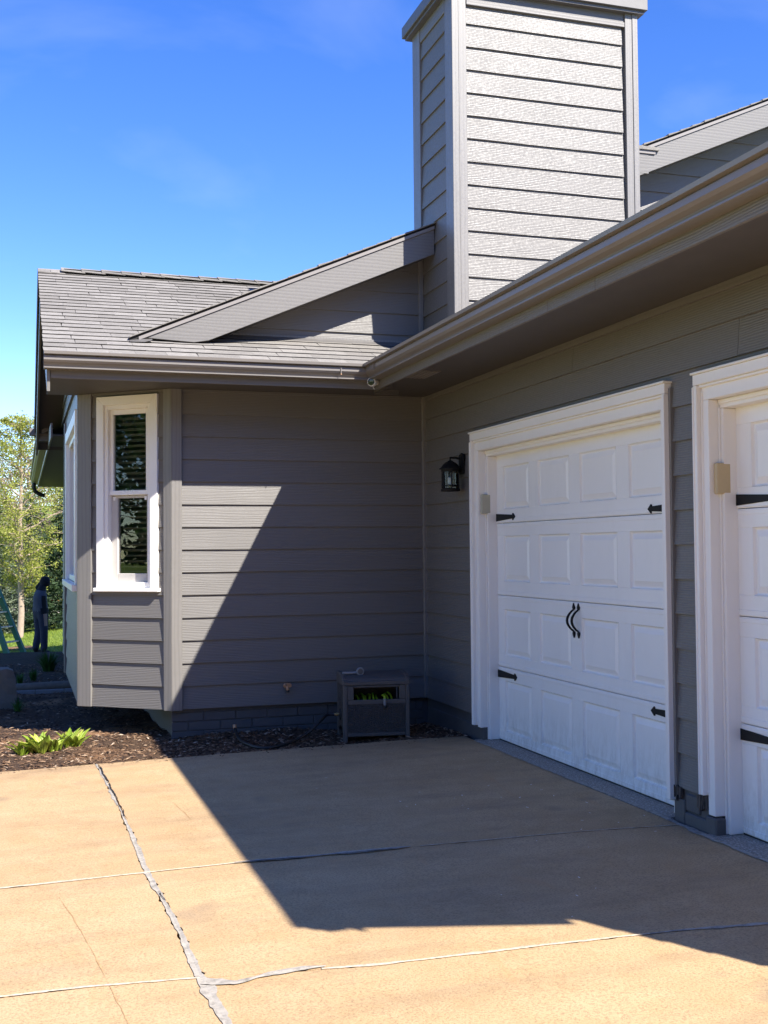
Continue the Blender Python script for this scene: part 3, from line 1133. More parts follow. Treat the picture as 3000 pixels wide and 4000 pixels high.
# soffit vent and the rough cut by the corner
sv = part('soffit_vent', house)
for k in range(5):
    B(-.55 + .036 * k, -.55 + .036 * k + .026, -1.09, -1.46, SOF - .006, SOF + .002).build('vent_slat', 'gutter_metal', sv)
B(-.575, -.36, -.36, -.37, SOF - .045, SOF + .002).build('soffit_nailer', 'soffit_paint', house)
B(-.575, -.555, -.37, -.78, SOF - .032, SOF + .002).build('soffit_nailer', 'soffit_paint', house)

# --- main roof over wall A (ridge along x)
YE, YR = -0.735, 2.42
ZE = 2.822
SL = math.sqrt(1 + PITCH ** 2)


def zA(y):
    return ZE + PITCH * (y - YE) if y <= YR else ZE + PITCH * (2 * YR - YE - y)


YB = 2 * YR - YE
XL = -3.275
roofA = MB()
roofA.prism([(XL, YE, zA(YE) - .004), (XL, YR, zA(YR) - .004), (XL, YR, zA(YR) - .05), (XL, YE, zA(YE) - .045)], (3.9, 0, 0))
roofA.prism([(XL, YB, zA(YB) - .004), (XL, YR, zA(YR) - .004), (XL, YR, zA(YR) - .05), (XL, YB, zA(YB) - .045)], (3.9, 0, 0))
roofA = roofA.build('roof', 'roof_underlay', house)
# individual shingle tabs on the front slope
up = Vector((0, 1, PITCH)).normalized()
nrm = Vector((0, -PITCH, 1)).normalized()
tabs = []
for vi in range(4):
    bt = (.010, .0115, .0105, .012)[vi]
    m = MB()
    w0 = (.0, .02, -.015, .01)[vi]
    m.hexa([(0, 0, .0), (1, 0, .0), (1, 1, .0), (0, 1, .0), (0.0, 0, bt), (1, 0, bt), (1 + w0, 1, .0035), (w0, 1, .0035)])
    me = bpy.data.meshes.new('shingle')
    me.from_pydata(m.v, [], m.f)
    me.materials.append(MATS['shingle'])
    me.materials.append(MATS['shingle_edge'])
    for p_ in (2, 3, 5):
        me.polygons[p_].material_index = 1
    tabs.append(me)
ex = 0.142
rows_n = int((YR - YE) * SL / ex) + 1
for r in range(rows_n):
    s = r * ex
    y = YE + s / SL
    xr = -0.0 + .5 * 0 if y < 0.03 else min(0.2, y - 2.36 + 0.1)
    if y < 0.03:
        xr = -0.02 + y * 0.95 + .0
        xr = max(xr, y + .02)
    if -.36 < y < .03:
        pass
    x = XL - .012 - random.uniform(0, .15)
    while x < xr:
        w = random.choice((.20, .24, .28, .30, .33))
        x0 = max(x, XL - .012)
        x1 = min(x + w, xr + .04)
        if x1 - x0 > .04:
            o = bpy.data.objects.new('shingle', random.choice(tabs))
            sc.collection.objects.link(o)
            o.parent = roofA
            sag = random.uniform(-.0015, .0015)
            base = Vector((x0 + .0008, 0, 0)) + Vector((0, YE, ZE)) + up * (s + sag) + nrm * random.uniform(0.0, .001)
            ax = Vector((1, 0, 0)) * (x1 - x0 - .0016)
            ay = up * (ex + .006)
            yaw = random.uniform(-.010, .010)
            ay = ay + Vector((yaw * .2, 0, 0))
            ax = ax + up * (random.uniform(-.0015, .0015))
            M_ = Matrix(((ax.x, ay.x, nrm.x, base.x), (ax.y, ay.y, nrm.y, base.y), (ax.z, ay.z, nrm.z, base.z), (0, 0, 0, 1)))
            o.matrix_basis = M_
        x += w
# ridge vent and ridge caps
vent = B(-3.03, 0.3, YR - .11, YR + .11, zA(YR) - .05, zA(YR) + .012).build('ridge_vent', 'roof_underlay', house)
xx = -3.06
while xx < .25:
    m = MB()
    zt = zA(YR) + .020 + random.uniform(-.003, .004)
    w = .235
    tl = .012
    pr = [(-.15, -.052), (-.15, -.042), (0, .020), (.15, -.042), (.15, -.052), (0, .008)]
    a = [(xx, YR + p, zt + q + tl) for p, q in pr]
    b = [(xx + w, YR + p, zt + q + .002) for p, q in pr]
    n_ = len(pr)
    m.add(a + b, [(i, (i + 1) % n_, (i + 1) % n_ + n_, i + n_) for i in range(n_)] + [tuple(range(n_)), tuple(range(2 * n_ - 1, n_ - 1, -1))])
    m.build('ridge_cap', 'shingle', vent)
    xx += .200
# small starter caps left of the vent
for k in range(2):
    xx = XL - .01 + k * .125
    m = MB()
    pr = [(-.14, -.052), (-.14, -.045), (0, .012), (.14, -.045), (.14, -.052), (0, .003)]
    a = [(xx, YR + p, zA(YR) + q + .010) for p, q in pr]
    b = [(xx + .14, YR + p, zA(YR) + q + .003) for p, q in pr]
    m.add(a + b, [(i, (i + 1) % 6, (i + 1) % 6 + 6, i + 6) for i in range(6)] + [tuple(range(6)), tuple(range(11, 5, -1))])
    m.build('ridge_cap', 'shingle', vent)
# left rake: fascia both slopes, drip edge, soffit under it
yt = YE + .055
rk = [(yt, zA(yt) - .052), (YR, zA(YR) - .052), (2 * YR - yt, zA(yt) - .052), (2 * YR - yt, zA(yt) - .30), (YR, zA(YR) - .30), (yt + .02, zA(yt) - .31)]
MB().prism([(-3.262, y, z) for y, z in rk], (.024, 0, 0)).build('rake_board', 'trim_paint', house, bevel=.002)
de = [(YE, zA(YE) - .012), (YR, zA(YR) - .012), (YB, zA(YB) - .012), (YB, zA(YB) - .05), (YR, zA(YR) - .05), (YE, zA(YE) - .05)]
MB().prism([(-3.282, y, z) for y, z in de], (.006, 0, 0)).build('drip_edge', 'drip_edge', house)
ys0 = -.60
sf = [(ys0, zA(ys0) - .21), (YR, zA(YR) - .21), (2 * YR - yt, zA(yt) - .21), (2 * YR - yt, zA(yt) - .225), (YR, zA(YR) - .225), (ys0, zA(ys0) - .225)]
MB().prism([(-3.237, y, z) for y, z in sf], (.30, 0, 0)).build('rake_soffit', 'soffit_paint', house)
# shingle edge strip along back slope (joined far courses)
m = MB()
for r in range(rows_n):
    s = r * ex
    y = YB - s / SL
    if y - ex / SL < YR + .02:
        break
    z = zA(y)
    m.add([(XL - .012, y, z + .012), (0.3, y, z + .012), (0.3, y - ex / SL - .01, z + ex / SL * PITCH + .006), (XL - .012, y - ex / SL - .01, z + ex / SL * PITCH + .006),
           (XL - .012, y, z - .002), (0.3, y, z - .002), (0.3, y - ex / SL, z + ex / SL * PITCH - .002), (XL - .012, y - ex / SL, z + ex / SL * PITCH - .002)],
          [(0, 1, 2, 3), (4, 7, 6, 5), (0, 4, 5, 1), (0, 3, 7, 4)])
m.build('shingle_courses', 'shingle', roofA, kind='stuff')
# rear eave return, rear gutter end
B(-3.236, -2.90, 5.12, 5.44, 2.700, 2.985).build('eave_return', 'rake_paint', house)
gut = B(-3.34, -2.8, 5.44, 5.60, 2.80, 2.885).build('gutter', 'gutter_metal', house)

# --- bay: facet and left facade
FA = Vector((-2.285, 0.018))
FB = Vector((-2.950, 0.560))
fd = (FB - FA).normalized()
fn = Vector((fd.y, -fd.x))
if fn.y > 0:
    fn = -fn
FL = (FB - FA).length
OFF = 0.026


def fP(s, o, z):
    """point on facet: s along from the front corner, o outwards"""
    return (FA.x + fd.x * s + fn.x * (o - OFF), FA.y + fd.y * s + fn.y * (o - OFF), z)


def fbox(mb, s0, s1, o0, o1, z0, z1):
    return mb.hexa([fP(s0, o0, z0), fP(s1, o0, z0), fP(s1, o1, z0), fP(s0, o1, z0), fP(s0, o0, z1), fP(s1, o0, z1), fP(s1, o1, z1), fP(s0, o1, z1)])


S0 = 0.026   # measured s=0 lies this far along
WS0, WS1, WZ0, WZ1 = S0 + .128, S0 + .597, 1.01, 2.574
m = MB()
fbox(m, 0, WS0, -.12, 0, 0.004, 2.76)
fbox(m, WS1, FL, -.12, 0, 0.004, 2.76)
fbox(m, WS0, WS1, -.12, 0, 0.004, WZ0)
fbox(m, WS0, WS1, -.12, 0, WZ1, 2.76)
wallF = m.build('wall', 'siding_paint', house)
siding(wallF, (FA.x - fn.x * OFF, FA.y - fn.y * OFF), (fd.x, fd.y), (fn.x, fn.y), S0 + .004, S0 + .722, range(0, 15), holes=[(WS0 - .03, WS1 + .03, WZ0 - .02, WZ1 + .03)], ztop=SOF)
# left facade x = -2.95
WLX = -2.948
m = MB()
LY0, LY1 = .56, 3.50
wy0, wy1, wz0, wz1 = .86, 2.90, 1.06, 2.46
m.box(WLX, WLX + .12, LY0, wy0, .004, 2.76)
m.box(WLX, WLX + .12, wy1, LY1, .004, 2.76)
m.box(WLX, WLX + .12, wy0, wy1, .004, wz0)
m.box(WLX, WLX + .12, wy0, wy1, wz1, 2.76)
wallL = m.build('wall', 'siding_paint', house)
siding(wallL, (WLX, 0), (0, 1), (-1, 0), LY0 + .09, LY1 - .09, range(0, 13), holes=[(wy0 - .02, wy1 + .02, wz0 - .02, wz1 + .02)], ztop=2.50)
B(WLX - .018, WLX, LY0 + .05, LY1, 2.502, 2.74).build('frieze_board', 'rake_paint', house)
# gable triangle over the bay
gz0 = 2.74
MB().prism([(WLX, YE + .3, gz0), (WLX, YB - .3, gz0), (WLX, YR, zA(YR) - .1)], (.1, 0, 0)).build('gable_wall', 'siding_paint', house)
siding(bpy.data.objects[sc.collection.objects[-1].name], (WLX, 0), (0, 1), (-1, 0), -.3, 5.2, range(15, 21), clip=lambda z: (YE + (z - ZE + .2) / PITCH, 2 * YR - YE - (z - ZE + .2) / PITCH), ztop=3.93)
# corner boards
m = MB()
m.box(-2.251, -2.163, -.026, 0.022, -.008, SOF)
m.build('corner_board', 'trim_paint', house, bevel=.003)
m = MB()
m.prism([(-2.2515, -.026, -.008), (-2.2515, .03, -.008), fP(S0 + .002, -.0, -.008), fP(S0 + .002, .034, -.008)], (0, 0, SOF + .008))
m.build('corner_board', 'trim_paint', house, bevel=.003)
m = MB()
fbox(m, S0 + .724, FL + .028, 0.0, .036, -.004, SOF)
m.build('corner_board', 'trim_paint', house, bevel=.003)
B(WLX - .034, WLX + .01, LY0 + .012, LY0 + .092, -.004, SOF).build('corner_board', 'trim_paint', house, bevel=.003)
B(WLX - .040, WLX + .06, LY1 - .09, LY1 + .02, -.004, SOF + .06).build('corner_board', 'trim_paint', house, bevel=.003)
# underside of the cantilevered bay
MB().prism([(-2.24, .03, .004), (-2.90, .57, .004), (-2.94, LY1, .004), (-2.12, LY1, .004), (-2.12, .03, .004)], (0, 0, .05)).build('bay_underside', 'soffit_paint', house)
# return wall behind the bay and the rear wing
B(-2.95, -2.60, LY1 - .1, LY1 + .02, .004, 2.8).build('wall', 'siding_paint', house)
wallW = B(-2.60, -2.45, LY1, 14.7, -.95, 2.8).build('wall', 'siding_paint', house)
siding(wallW, (-2.60, 0), (0, 1), (-1, 0), LY1 + .02, 14.7, range(-4, 14), ztop=2.654, splits={k: [5.2 + 2.1 * (k % 4), 11.0 + .9 * (k % 3)] for k in range(-4, 14)})
B(-2.60, 6.0, 14.55, 14.7, -1.2, 2.8).build('wall', 'siding_paint', house)
B(-3.10, -2.60, 4.0, 14.75, 2.655, 2.668).build('soffit', 'soffit_paint', house)
B(-3.12, -3.10, 4.0, 14.78, 2.63, 2.80).build('fascia', 'drip_edge', house)
gutter([(-3.121 - o, 5.7, z) for o, z in GP], [(-3.121 - o, 14.8, z) for o, z in GP])
MB().prism([(-3.2, 5.0, 2.83), (3.0, 5.0, 5.45), (3.0, 5.0, 5.4), (-3.2, 5.0, 2.78)], (0, 9.8, 0)).build('roof', 'shingle', house)
ds = MB()
ds.tube([(-3.19, 14.2, 2.71), (-3.19, 14.2, 2.60), (-3.16, 14.2, 2.53), (-3.06, 14.2, 2.47), (-2.98, 14.2, 2.45)], .04, 8)
ds.build('downspout', 'hose_black', house, smooth=True)

# --- windows
def facet_window():
    w = part('window', house)

    def bx(name, s0, s1, o0, o1, z0, z1, mat='white_paint', bev=.003):
        m = MB()
        fbox(m, S0 + s0, S0 + s1, o0, o1, z0, z1)
        return m.build(name, mat, w, bevel=bev)
    # outer casing with mitred look
    for (a, b) in ((.058, .131), (.595, .668)):
        m = MB()
        ins = .073
        if a < .1:
            q = [(a, 1.011), (b, 1.011), (b, 2.571), (a, 2.645)]
        else:
            q = [(a, 1.011), (b, 1.011), (b, 2.645), (a, 2.571)]
        m.add([fP(S0 + s, o, z) for o in (0.0, .040) for s, z in q], [(0, 1, 2, 3), (7, 6, 5, 4), (0, 4, 5, 1), (1, 5, 6, 2), (2, 6, 7, 3), (3, 7, 4, 0)])
        m.build('casing', 'white_paint', w, bevel=.003)
    m = MB()
    q = [(.058, 2.6455), (.131, 2.5715), (.595, 2.5715), (.668, 2.6455)]
    m.add([fP(S0 + s, o, z) for o in (0.0, .040) for s, z in q], [(0, 1, 2, 3), (7, 6, 5, 4), (0, 4, 5, 1), (1, 5, 6, 2), (2, 6, 7, 3), (3, 7, 4, 0)])
    m.build('casing', 'white_paint', w, bevel=.003)
    bx('sill', .036, .686, -.06, .062, .978, 1.0105, bev=.005)
    # frame inside
    bx('frame', .1315, .165, -.09, .020, 1.0115, 2.571)
    bx('frame', .562, .5945, -.09, .020, 1.0115, 2.571)
    bx('frame', .1655, .5615, -.09, .020, 2.535, 2.571)
    bx('frame', .1655, .5615, -.09, .012, 1.0115, 1.060)
    # upper sash
    bx('sash', .166, .202, -.055, -.012, 1.80, 2.5345)
    bx('sash', .530, .561, -.055, -.012, 1.80, 2.5345)
    bx('sash', .2025, .5295, -.055, -.012, 2.493, 2.5345)
    bx('meeting_rail', .166, .561, -.060, -.004, 1.800, 1.840)
    bx('pane', .2025, .5295, -.036, -.034, 1.84, 2.493, 'window_glass', 0)
    # lower sash sits further in, grey screen frame
    bx('sash', .166, .207, -.085, -.034, 1.061, 1.798, 'sash_grey')
    bx('sash', .500, .561, -.085, -.034, 1.061, 1.798, 'sash_grey')
    bx('sash', .2075, .4995, -.085, -.034, 1.061, 1.132, 'sash_grey')
    bx('sash', .2075, .4995, -.085, -.034, 1.775, 1.798, 'sash_grey')
    bx('pane', .2075, .4995, -.060, -.058, 1.132, 1.775, 'window_glass', 0)
    for s in (.215, .530):
        bx('screen_clip', s - .010, s + .010, -.034, -.028, 1.757, 1.787, 'white_paint', 0)
    z = 1.09
    while z < 2.53:
        m = MB()
        m.add([fP(S0 + .150, -.165, z - .008), fP(S0 + .578, -.165, z - .008), fP(S0 + .578, -.120, z + .006), fP(S0 + .150, -.120, z + .006),
               fP(S0 + .150, -.165, z - .005), fP(S0 + .578, -.165, z - .005), fP(S0 + .578, -.120, z + .009), fP(S0 + .150, -.120, z + .009)],
              [(0, 3, 2, 1), (4, 5, 6, 7), (0, 1, 5, 4), (1, 2, 6, 5), (2, 3, 7, 6), (3, 0, 4, 7)])
        m.build('blind_slat', 'blind_slat', w)
        z += .0475
    for s in (.24, .49):
        m = MB()
        m.tube([fP(S0 + s, -.116, 1.07), fP(S0 + s, -.116, 2.55)], .0012, 4)
        m.build('blind_cord', 'blind_slat', w)


facet_window()
# room behind both windows
rm = MB()
rm.add([(-2.1, .3, .3), (-2.1, 3.4, .3), (-2.1, 3.4, 2.7), (-2.1, .3, 2.7)], [(0, 1, 2, 3)])
rm.box(-2.9, -1.9, .62, 3.4, .30, .32)
rm.box(-2.12, -0.4, .17, .19, .2, 2.75)
rm.box(-0.4, -0.38, .17, 3.4, .2, 2.75)
rm.box(-2.8, -0.4, 3.38, 3.40, .2, 2.75)
rm.box(-2.85, -0.4, .17, 3.4, 2.70, 2.72)
rm.f.pop(0)
rm.build('room', 'room_wall', house)
w2 = part('window', house)
for nm, y0, y1, z0, z1, x0, x1 in [('casing', .74, .862, 1.032, 2.46, -.045, .01), ('casing', 2.90, 3.02, 1.032, 2.46, -.045, .01), ('casing', .74, 3.02, 2.4605, 2.575, -.046, .01),
                                   ('sill', .70, 3.06, .975, 1.0315, -.075, .01), ('frame', .8625, .905, 1.032, 2.46, -.012, .06), ('frame', 2.855, 2.8995, 1.032, 2.46, -.012, .06),
                                   ('frame', .9055, 2.8545, 1.032, 1.09, -.010, .06), ('frame', .9055, 2.8545, 2.41, 2.46, -.010, .06), ('mullion', 1.86, 1.90, 1.0905, 2.4095, -.008, .05)]:
    B(WLX + x0, WLX + x1, y0, y1, z0, z1).build(nm, 'white_paint', w2, bevel=.003)
B(WLX + .03, WLX + .032, .9055, 2.8545, 1.0905, 2.4095).build('pane', 'window_glass', w2)
B(WLX - .018, WLX + .0, .75, 3.0, 2.576, 2.60).build('drip_cap', 'white_paint', w2)

# --- camera-facing gable above the low roof
CZ = 3.896


def rakez(x):
    return 0.431 * x + CZ


YG = 0.022
XR = 6.2
m = MB()
m.prism([(-2.2, YG, 2.9), (XR, YG, 2.9), (XR, YG, rakez(XR) + .1), (-2.2, YG, rakez(-2.2) + .1)], (0, .12, 0))
gw = m.build('gable_wall', 'siding_paint', house)
siding(gw, (0, YG), (1, 0), (0, -1), -2.2, -0.04, range(16, 22), clip=lambda z: ((z - CZ - .06) / .431, 99), ztop=4.2)
siding(gw, (0, YG), (1, 0), (0, -1), 1.75, 5.6, range(17, 36), clip=lambda z: ((z - CZ - .06) / .431, 99))
B(-0.042, 0.0, -.012, YG, 2.9, 4.1).build('corner_post', 'trim_paint', house, bevel=.003)
# base trim and step flashing where wall meets low roof
B(-1.95, -.03, -.010, YG, 3.135, 3.175).build('base_trim', 'trim_paint', house)
MB().prism([(-2.3, -.055, zA(-.055) + .012), (-2.3, -.004, zA(-.055) + .05), (-2.3, -.0035, zA(-.055) + .046), (-2.3, -.052, zA(-.055) + .008)], (2.3, 0, 0)).build('wall_flashing', 'flashing_metal', house)
# rake boards and roof edge
YK = -0.322
upper = MB()
x0, x1 = -2.60, 6.2


def slab_roof(mb, xa, xb, ya, yb, dz0, dz1):
    mb.prism([(xa, ya, rakez(xa) + dz0), (xb, ya, rakez(xb) + dz0), (xb, ya, rakez(xb) + dz1), (xa, ya, rakez(xa) + dz1)], (0, yb - ya, 0))


upper = MB()
slab_roof(upper, -2.62, 0.0, YK + .004, 2.6, .232, .268)
slab_roof(upper, 0.0, 6.2, YK + .004, 8.0, .232, .268)
upper = upper.build('roof', 'roof_underlay', house)
for xa, xb in ((-2.545, -.004), (1.742, 6.2)):
    m = MB()
    if xa < 0:
        m.prism([(-2.49, YK, rakez(-2.49) + .2175), (-.004, YK, rakez(-.004) + .2175), (-.004, YK, rakez(-.004)), (-1.98, YK, rakez(-1.98)), (-2.10, YK, rakez(-2.10) + .03)], (0, .025, 0))
    else:
        m.prism([(xa, YK, rakez(xa) + .2175), (xb, YK, rakez(xb) + .2175), (xb, YK, rakez(xb)), (xa, YK, rakez(xa))], (0, .025, 0))
    m.build('rake_board', 'rake_paint', house, bevel=.002)
    m = MB()
    slab_roof(m, xa, xb, YK - .012, YK + .02, .2185, .246)
    m.build('drip_edge', 'drip_edge', house)
m = MB()
slab_roof(m, -2.3, -.0, YK + .025, YG, .02, .032)
slab_roof(m, 1.74, 6.2, YK + .025, YG, .02, .032)
m.build('rake_soffit', 'soffit_paint', house)
# shingle courses of the upper roof, seen only by their stepped rake edge
m = MB()
x = -2.62
while x < 6.1:
    L = ex / math.sqrt(1 + .431 ** 2)
    th = random.uniform(.010, .020)
    jy = random.uniform(-.006, .006)
    z0 = rakez(x) + .267
    z1 = rakez(x + L + .012) + .267
    m.hexa([(x, YK - .022 + jy, z0), (x + L + .012, YK - .022 + jy, z1), (x + L + .012, 2.6, z1), (x, 2.6, z0),
            (x, YK - .022 + jy, z0 + th), (x + L + .012, YK - .022 + jy, z1 + .005), (x + L + .012, 2.6, z1 + .005), (x, 2.6, z0 + th)])
    x += L
m.build('shingle_courses', 'shingle', upper, kind='stuff')
# little level cricket edge right of the chimney
B(1.738, 2.20, YK - .014, .3, 4.985, 5.015).build('cricket_edge', 'drip_edge', house)
B(1.738, 2.235, YK - .028, .3, 5.017, 5.048).build('cricket', 'shingle', house)
B(1.738, 2.13, YK - .003, YK + .02, 4.80, 4.984).build('cricket_fascia', 'rake_paint', house)
# curled flashing at the foot of the rake
MB().prism([(-2.62, -.37, zA(-.37) + .016), (-2.50, -.37, zA(-.37) + .018), (-2.44, -.37, zA(-.37) + .035), (-2.52, -.37, zA(-.37) + .032)], (0, .05, .02)).build('rake_flashing', 'flashing_metal', house)

# --- garage roof (hidden behind the gutter from here)
m = MB()
m.prism([(-.735, -7.80, 2.822), (3.6, -7.80, 2.822 + PITCH * 4.335), (7.9, -7.80, 2.822), (7.9, -7.80, 2.77), (3.6, -7.80, 2.77 + PITCH * 4.335), (-.735, -7.80, 2.77)], (0, 7.80, 0))
m.build('roof', 'shingle', house)

# --- chimney
CX0, CX1, CY0, CY1 = 0.0, 1.740, -0.80, 0.180
ch = B(CX0 + .022, CX1 - .022, CY0 + .022, CY1 - .02, 2.7, 6.05).build('chimney', 'siding_paint', house)
ce = 0.1955
cz0 = 5.744 - 15 * ce
siding(ch, (CX0, CY0 + .022), (1, 0), (0, -1), .115, 1.60, range(0, 16), e=ce, z00=cz0, ztop=5.90)
siding(ch, (CX0 + .022, 0), (0, -1), (-1, 0), .0, .625, range(0, 16), e=ce, z00=cz0, ztop=5.90)
# corner boards, two layers
B(CX0 - .010, CX0 + .050, CY0 - .012, CY0 + .04, 2.7, 6.04).build('corner_board', 'trim_paint', ch, bevel=.003)
B(CX0 + .0505, CX0 + .122, CY0 - .006, CY0 + .03, 2.7, 6.04).build('corner_board', 'trim_paint', ch, bevel=.003)
B(CX1 - .118, CX1 - .050, CY0 - .020, CY0 + .03, 2.7, 6.04).build('corner_board', 'trim_paint', ch, bevel=.003)
B(CX1 - .0495, CX1 + .004, CY0 - .026, CY0 + .04, 2.7, 6.04).build('corner_board', 'trim_paint', ch, bevel=.003)
B(CX0 - .004, CX0 + .03, CY0 + .041, CY0 + .175, 2.7, 6.04).build('corner_board', 'trim_paint', ch, bevel=.003)
B(CX0 - .012, CX0 + .03, -.002, .19, 2.7, 6.04).build('corner_board', 'trim_paint', ch, bevel=.003)
B(CX0 + .1225, CX1 - .1185, CY0 - .004, CY0 + .03, 5.945, 6.04).build('frieze_board', 'rake_paint', ch, bevel=.003)
B(CX0 + .1225, CX1 - .1185, CY0 - .016, CY0 + .03, 5.90, 5.944).build('frieze_board', 'rake_paint', ch, bevel=.003)
B(CX0 - .006, CX0 + .03, -.003, CY0 + .1755, 5.90, 6.04).build('frieze_board', 'rake_paint', ch, bevel=.003)
m = MB()
m.box(CX0 - .085, CX1 + .075, CY0 - .085, CY1 + .095, 6.045, 6.15)
m.build('cap', 'flashing_metal', ch, bevel=.004)
B(CX0 - .06, CX1 + .05, CY0 - .06, CY1 + .07, 6.02, 6.0445).build('cap_flashing', 'flashing_metal', ch)

# ------------------------------------------------------------------ wall lantern
lan = thing('wall_lantern', 'black metal carriage lantern with clear glass, left of the garage door', 'wall light', (-0.111, -0.935, 1.786))
m = MB()
m.prism([(.105, -.045, .140), (.105, .045, .140), (.105, .045, .30), (.105, .0, .315), (.105, -.045, .30)], (-.012, 0, 0))
m.prism([(.094, -.03, .15), (.094, .03, .15), (.094, .03, .29), (.094, -.03, .29)], (-.01, 0, 0))
m.build('back_plate', 'black_metal', lan, bevel=.003)
m = MB()
m.tube([(.10, 0, .262), (.05, 0, .274), (.0, 0, .274), (0, 0, .245)], .009, 8)
m.build('arm', 'black_metal', lan, smooth=True)
MB().lathe([(.0, .250), (.018, .250), (.022, .244), (.040, .236), (.062, .216), (.074, .198), (.092, .186), (.092, .180), (.074, .178), (.0, .178)], seg=28).build('roof_cap', 'black_metal', lan, smooth=True)
MB().lathe([(.0, .158), (.073, .158), (.076, .162), (.076, .180), (.0, .180)], seg=28).build('top_ring', 'black_metal', lan, smooth=True)
MB().lathe([(.0, .0), (.076, .0), (.079, .004), (.079, .018), (.072, .024), (.0, .024)], seg=28).build('base_ring', 'black_metal', lan, smooth=True)
m = MB()
seg = 28
for z in (.0245, .1575):
    for k in range(seg):
        a = 2 * math.pi * k / seg
        m.v.append((.066 * math.cos(a), .066 * math.sin(a), z))
m.f = [(k, (k + 1) % seg, (k + 1) % seg + seg, k + seg) for k in range(seg)]
m.build('glass_shade', 'window_glass', lan, smooth=True)
MB().lathe([(.071, .044), (.075, .044), (.075, .050), (.071, .050), (.071, .044)], seg=28).build('guard_ring', 'black_metal', lan, smooth=True)
for k in range(6):
    a = 2 * math.pi * (k + .3) / 6
    m = MB()
    m.tube([(.072 * math.cos(a), .072 * math.sin(a), .02), (.072 * math.cos(a), .072 * math.sin(a), .162)], .0055, 6)
    m.build('cage_bar', 'black_metal', lan)
MB().lathe([(.0, .03), (.012, .03), (.014, .05), (.022, .08), (.020, .11), (.0, .125)], seg=14).build('bulb', 'camera_white', lan, smooth=True)

# ------------------------------------------------------------------ boxes on the jambs
m = B(.012, .094, -1.2285 + .03, -1.262, 1.592, 1.745)
m = B(.012, .088, -1.267, -1.300, 1.592, 1.745)
k1 = thing('door_keypad', 'small sage-grey keypad box on the jamb of the far garage door', 'keypad', (.05, -1.2655, 1.592))
MB().box(-.038, .038, -.034, 0, 0, .153).build('cover', 'box_sage', k1, bevel=.006, seg=2)
MB().box(-.034, .044, -.010, -.0005, .008, .146).build('base_plate', 'nozzle_grey', k1, bevel=.002)
k2 = thing('door_keypad', 'small tan keypad box on the jamb of the nearer garage door', 'keypad', (.062, -4.4555, 1.592))
MB().box(-.042, .044, -.034, 0, 0, .163).build('cover', 'box_tan', k2, bevel=.007, seg=2)
MB().box(-.036, .050, -.010, -.0005, .006, .156).build('base_plate', 'resin_dark', k2, bevel=.002)

# ------------------------------------------------------------------ security camera
sc_ = thing('security_camera', 'small white security camera under the gutter at the inside roof corner', 'camera', (-.6605, -.735, 2.686))
MB().lathe([(0, 0), (.022, 0), (.024, -.004), (.024, -.014), (.016, -.022), (.012, -.03), (0, -.03)], (0, 0, .002), 'x', 18).build('mount', 'camera_white', sc_, smooth=True)
cb = MB().lathe([(0, .0), (.020, .002), (.031, .012), (.036, .03), (.037, .055), (.036, .076), (.033, .080), (0, .080)], (0, 0, 0), 'x', 24)
ob = cb.build('body', 'camera_white', sc_, smooth=True)
dirv = Vector((-0.62, -0.78, -0.10)).normalized()
ob.rotation_euler = dirv.to_track_quat('X', 'Z').to_euler()
ob.location = (-.028, -.002, 0)
ln = MB().lathe([(0, .0801), (.030, .0801), (.029, .083), (.012, .085), (0, .085)], (0, 0, 0), 'x', 24).build('lens', 'lens_black', ob, smooth=True)
MB().tube([(-.045, -.02, -.035), (-.047, -.022, -.052), (-.035, -.018, -.060)], .003, 6).build('cable', 'camera_white', sc_)

# ------------------------------------------------------------------ hose tap
fa = thing('hose_tap', 'weathered brass hose tap on the shaded grey wall', 'tap', (-1.279, 0.004, 0.160))
MB().lathe([(0, 0), (.022, 0), (.022, -.006), (.013, -.010), (.013, -.045), (0, -.045)], (0, 0, 0), 'y', 14).build('pipe', 'copper_brass', fa, smooth=True)
m = MB().lathe([(0, -.036), (.019, -.036), (.021, -.042), (.021, -.06), (0, -.06)], (0, 0, .006), 'y', 12)
m.build('body', 'copper_brass', fa, smooth=True)
m = MB()
for k in range(14):
    a = 2 * math.pi * k / 14
    r = .020 if k % 2 else .0165
    m.v.append((.016 + r * math.cos(a), -.064, .008 + r * math.sin(a)))
for k in range(14):
    a = 2 * math.pi * k / 14
    r = .020 if k % 2 else .0165
    m.v.append((.016 + r * math.cos(a), -.074, .008 + r * math.sin(a)))
m.f = [tuple(range(14)), tuple(range(27, 13, -1))] + [(k, k + 14, (k + 1) % 14 + 14, (k + 1) % 14) for k in range(14)]
m.build('hand_wheel', 'copper_brass', fa)
MB().tube([(0, -.048, .0), (0.002, -.058, -.018), (.004, -.06, -.034)], [.013, .013, .012], 10).build('spout', 'copper_brass', fa, smooth=True)
MB().lathe([(0, -.052), (.013, -.052), (.014, -.036), (.011, -.032), (0, -.032)], (.004, -.06, 0), 'z', 12).build('hose_thread', 'resin_dark', fa, smooth=True)

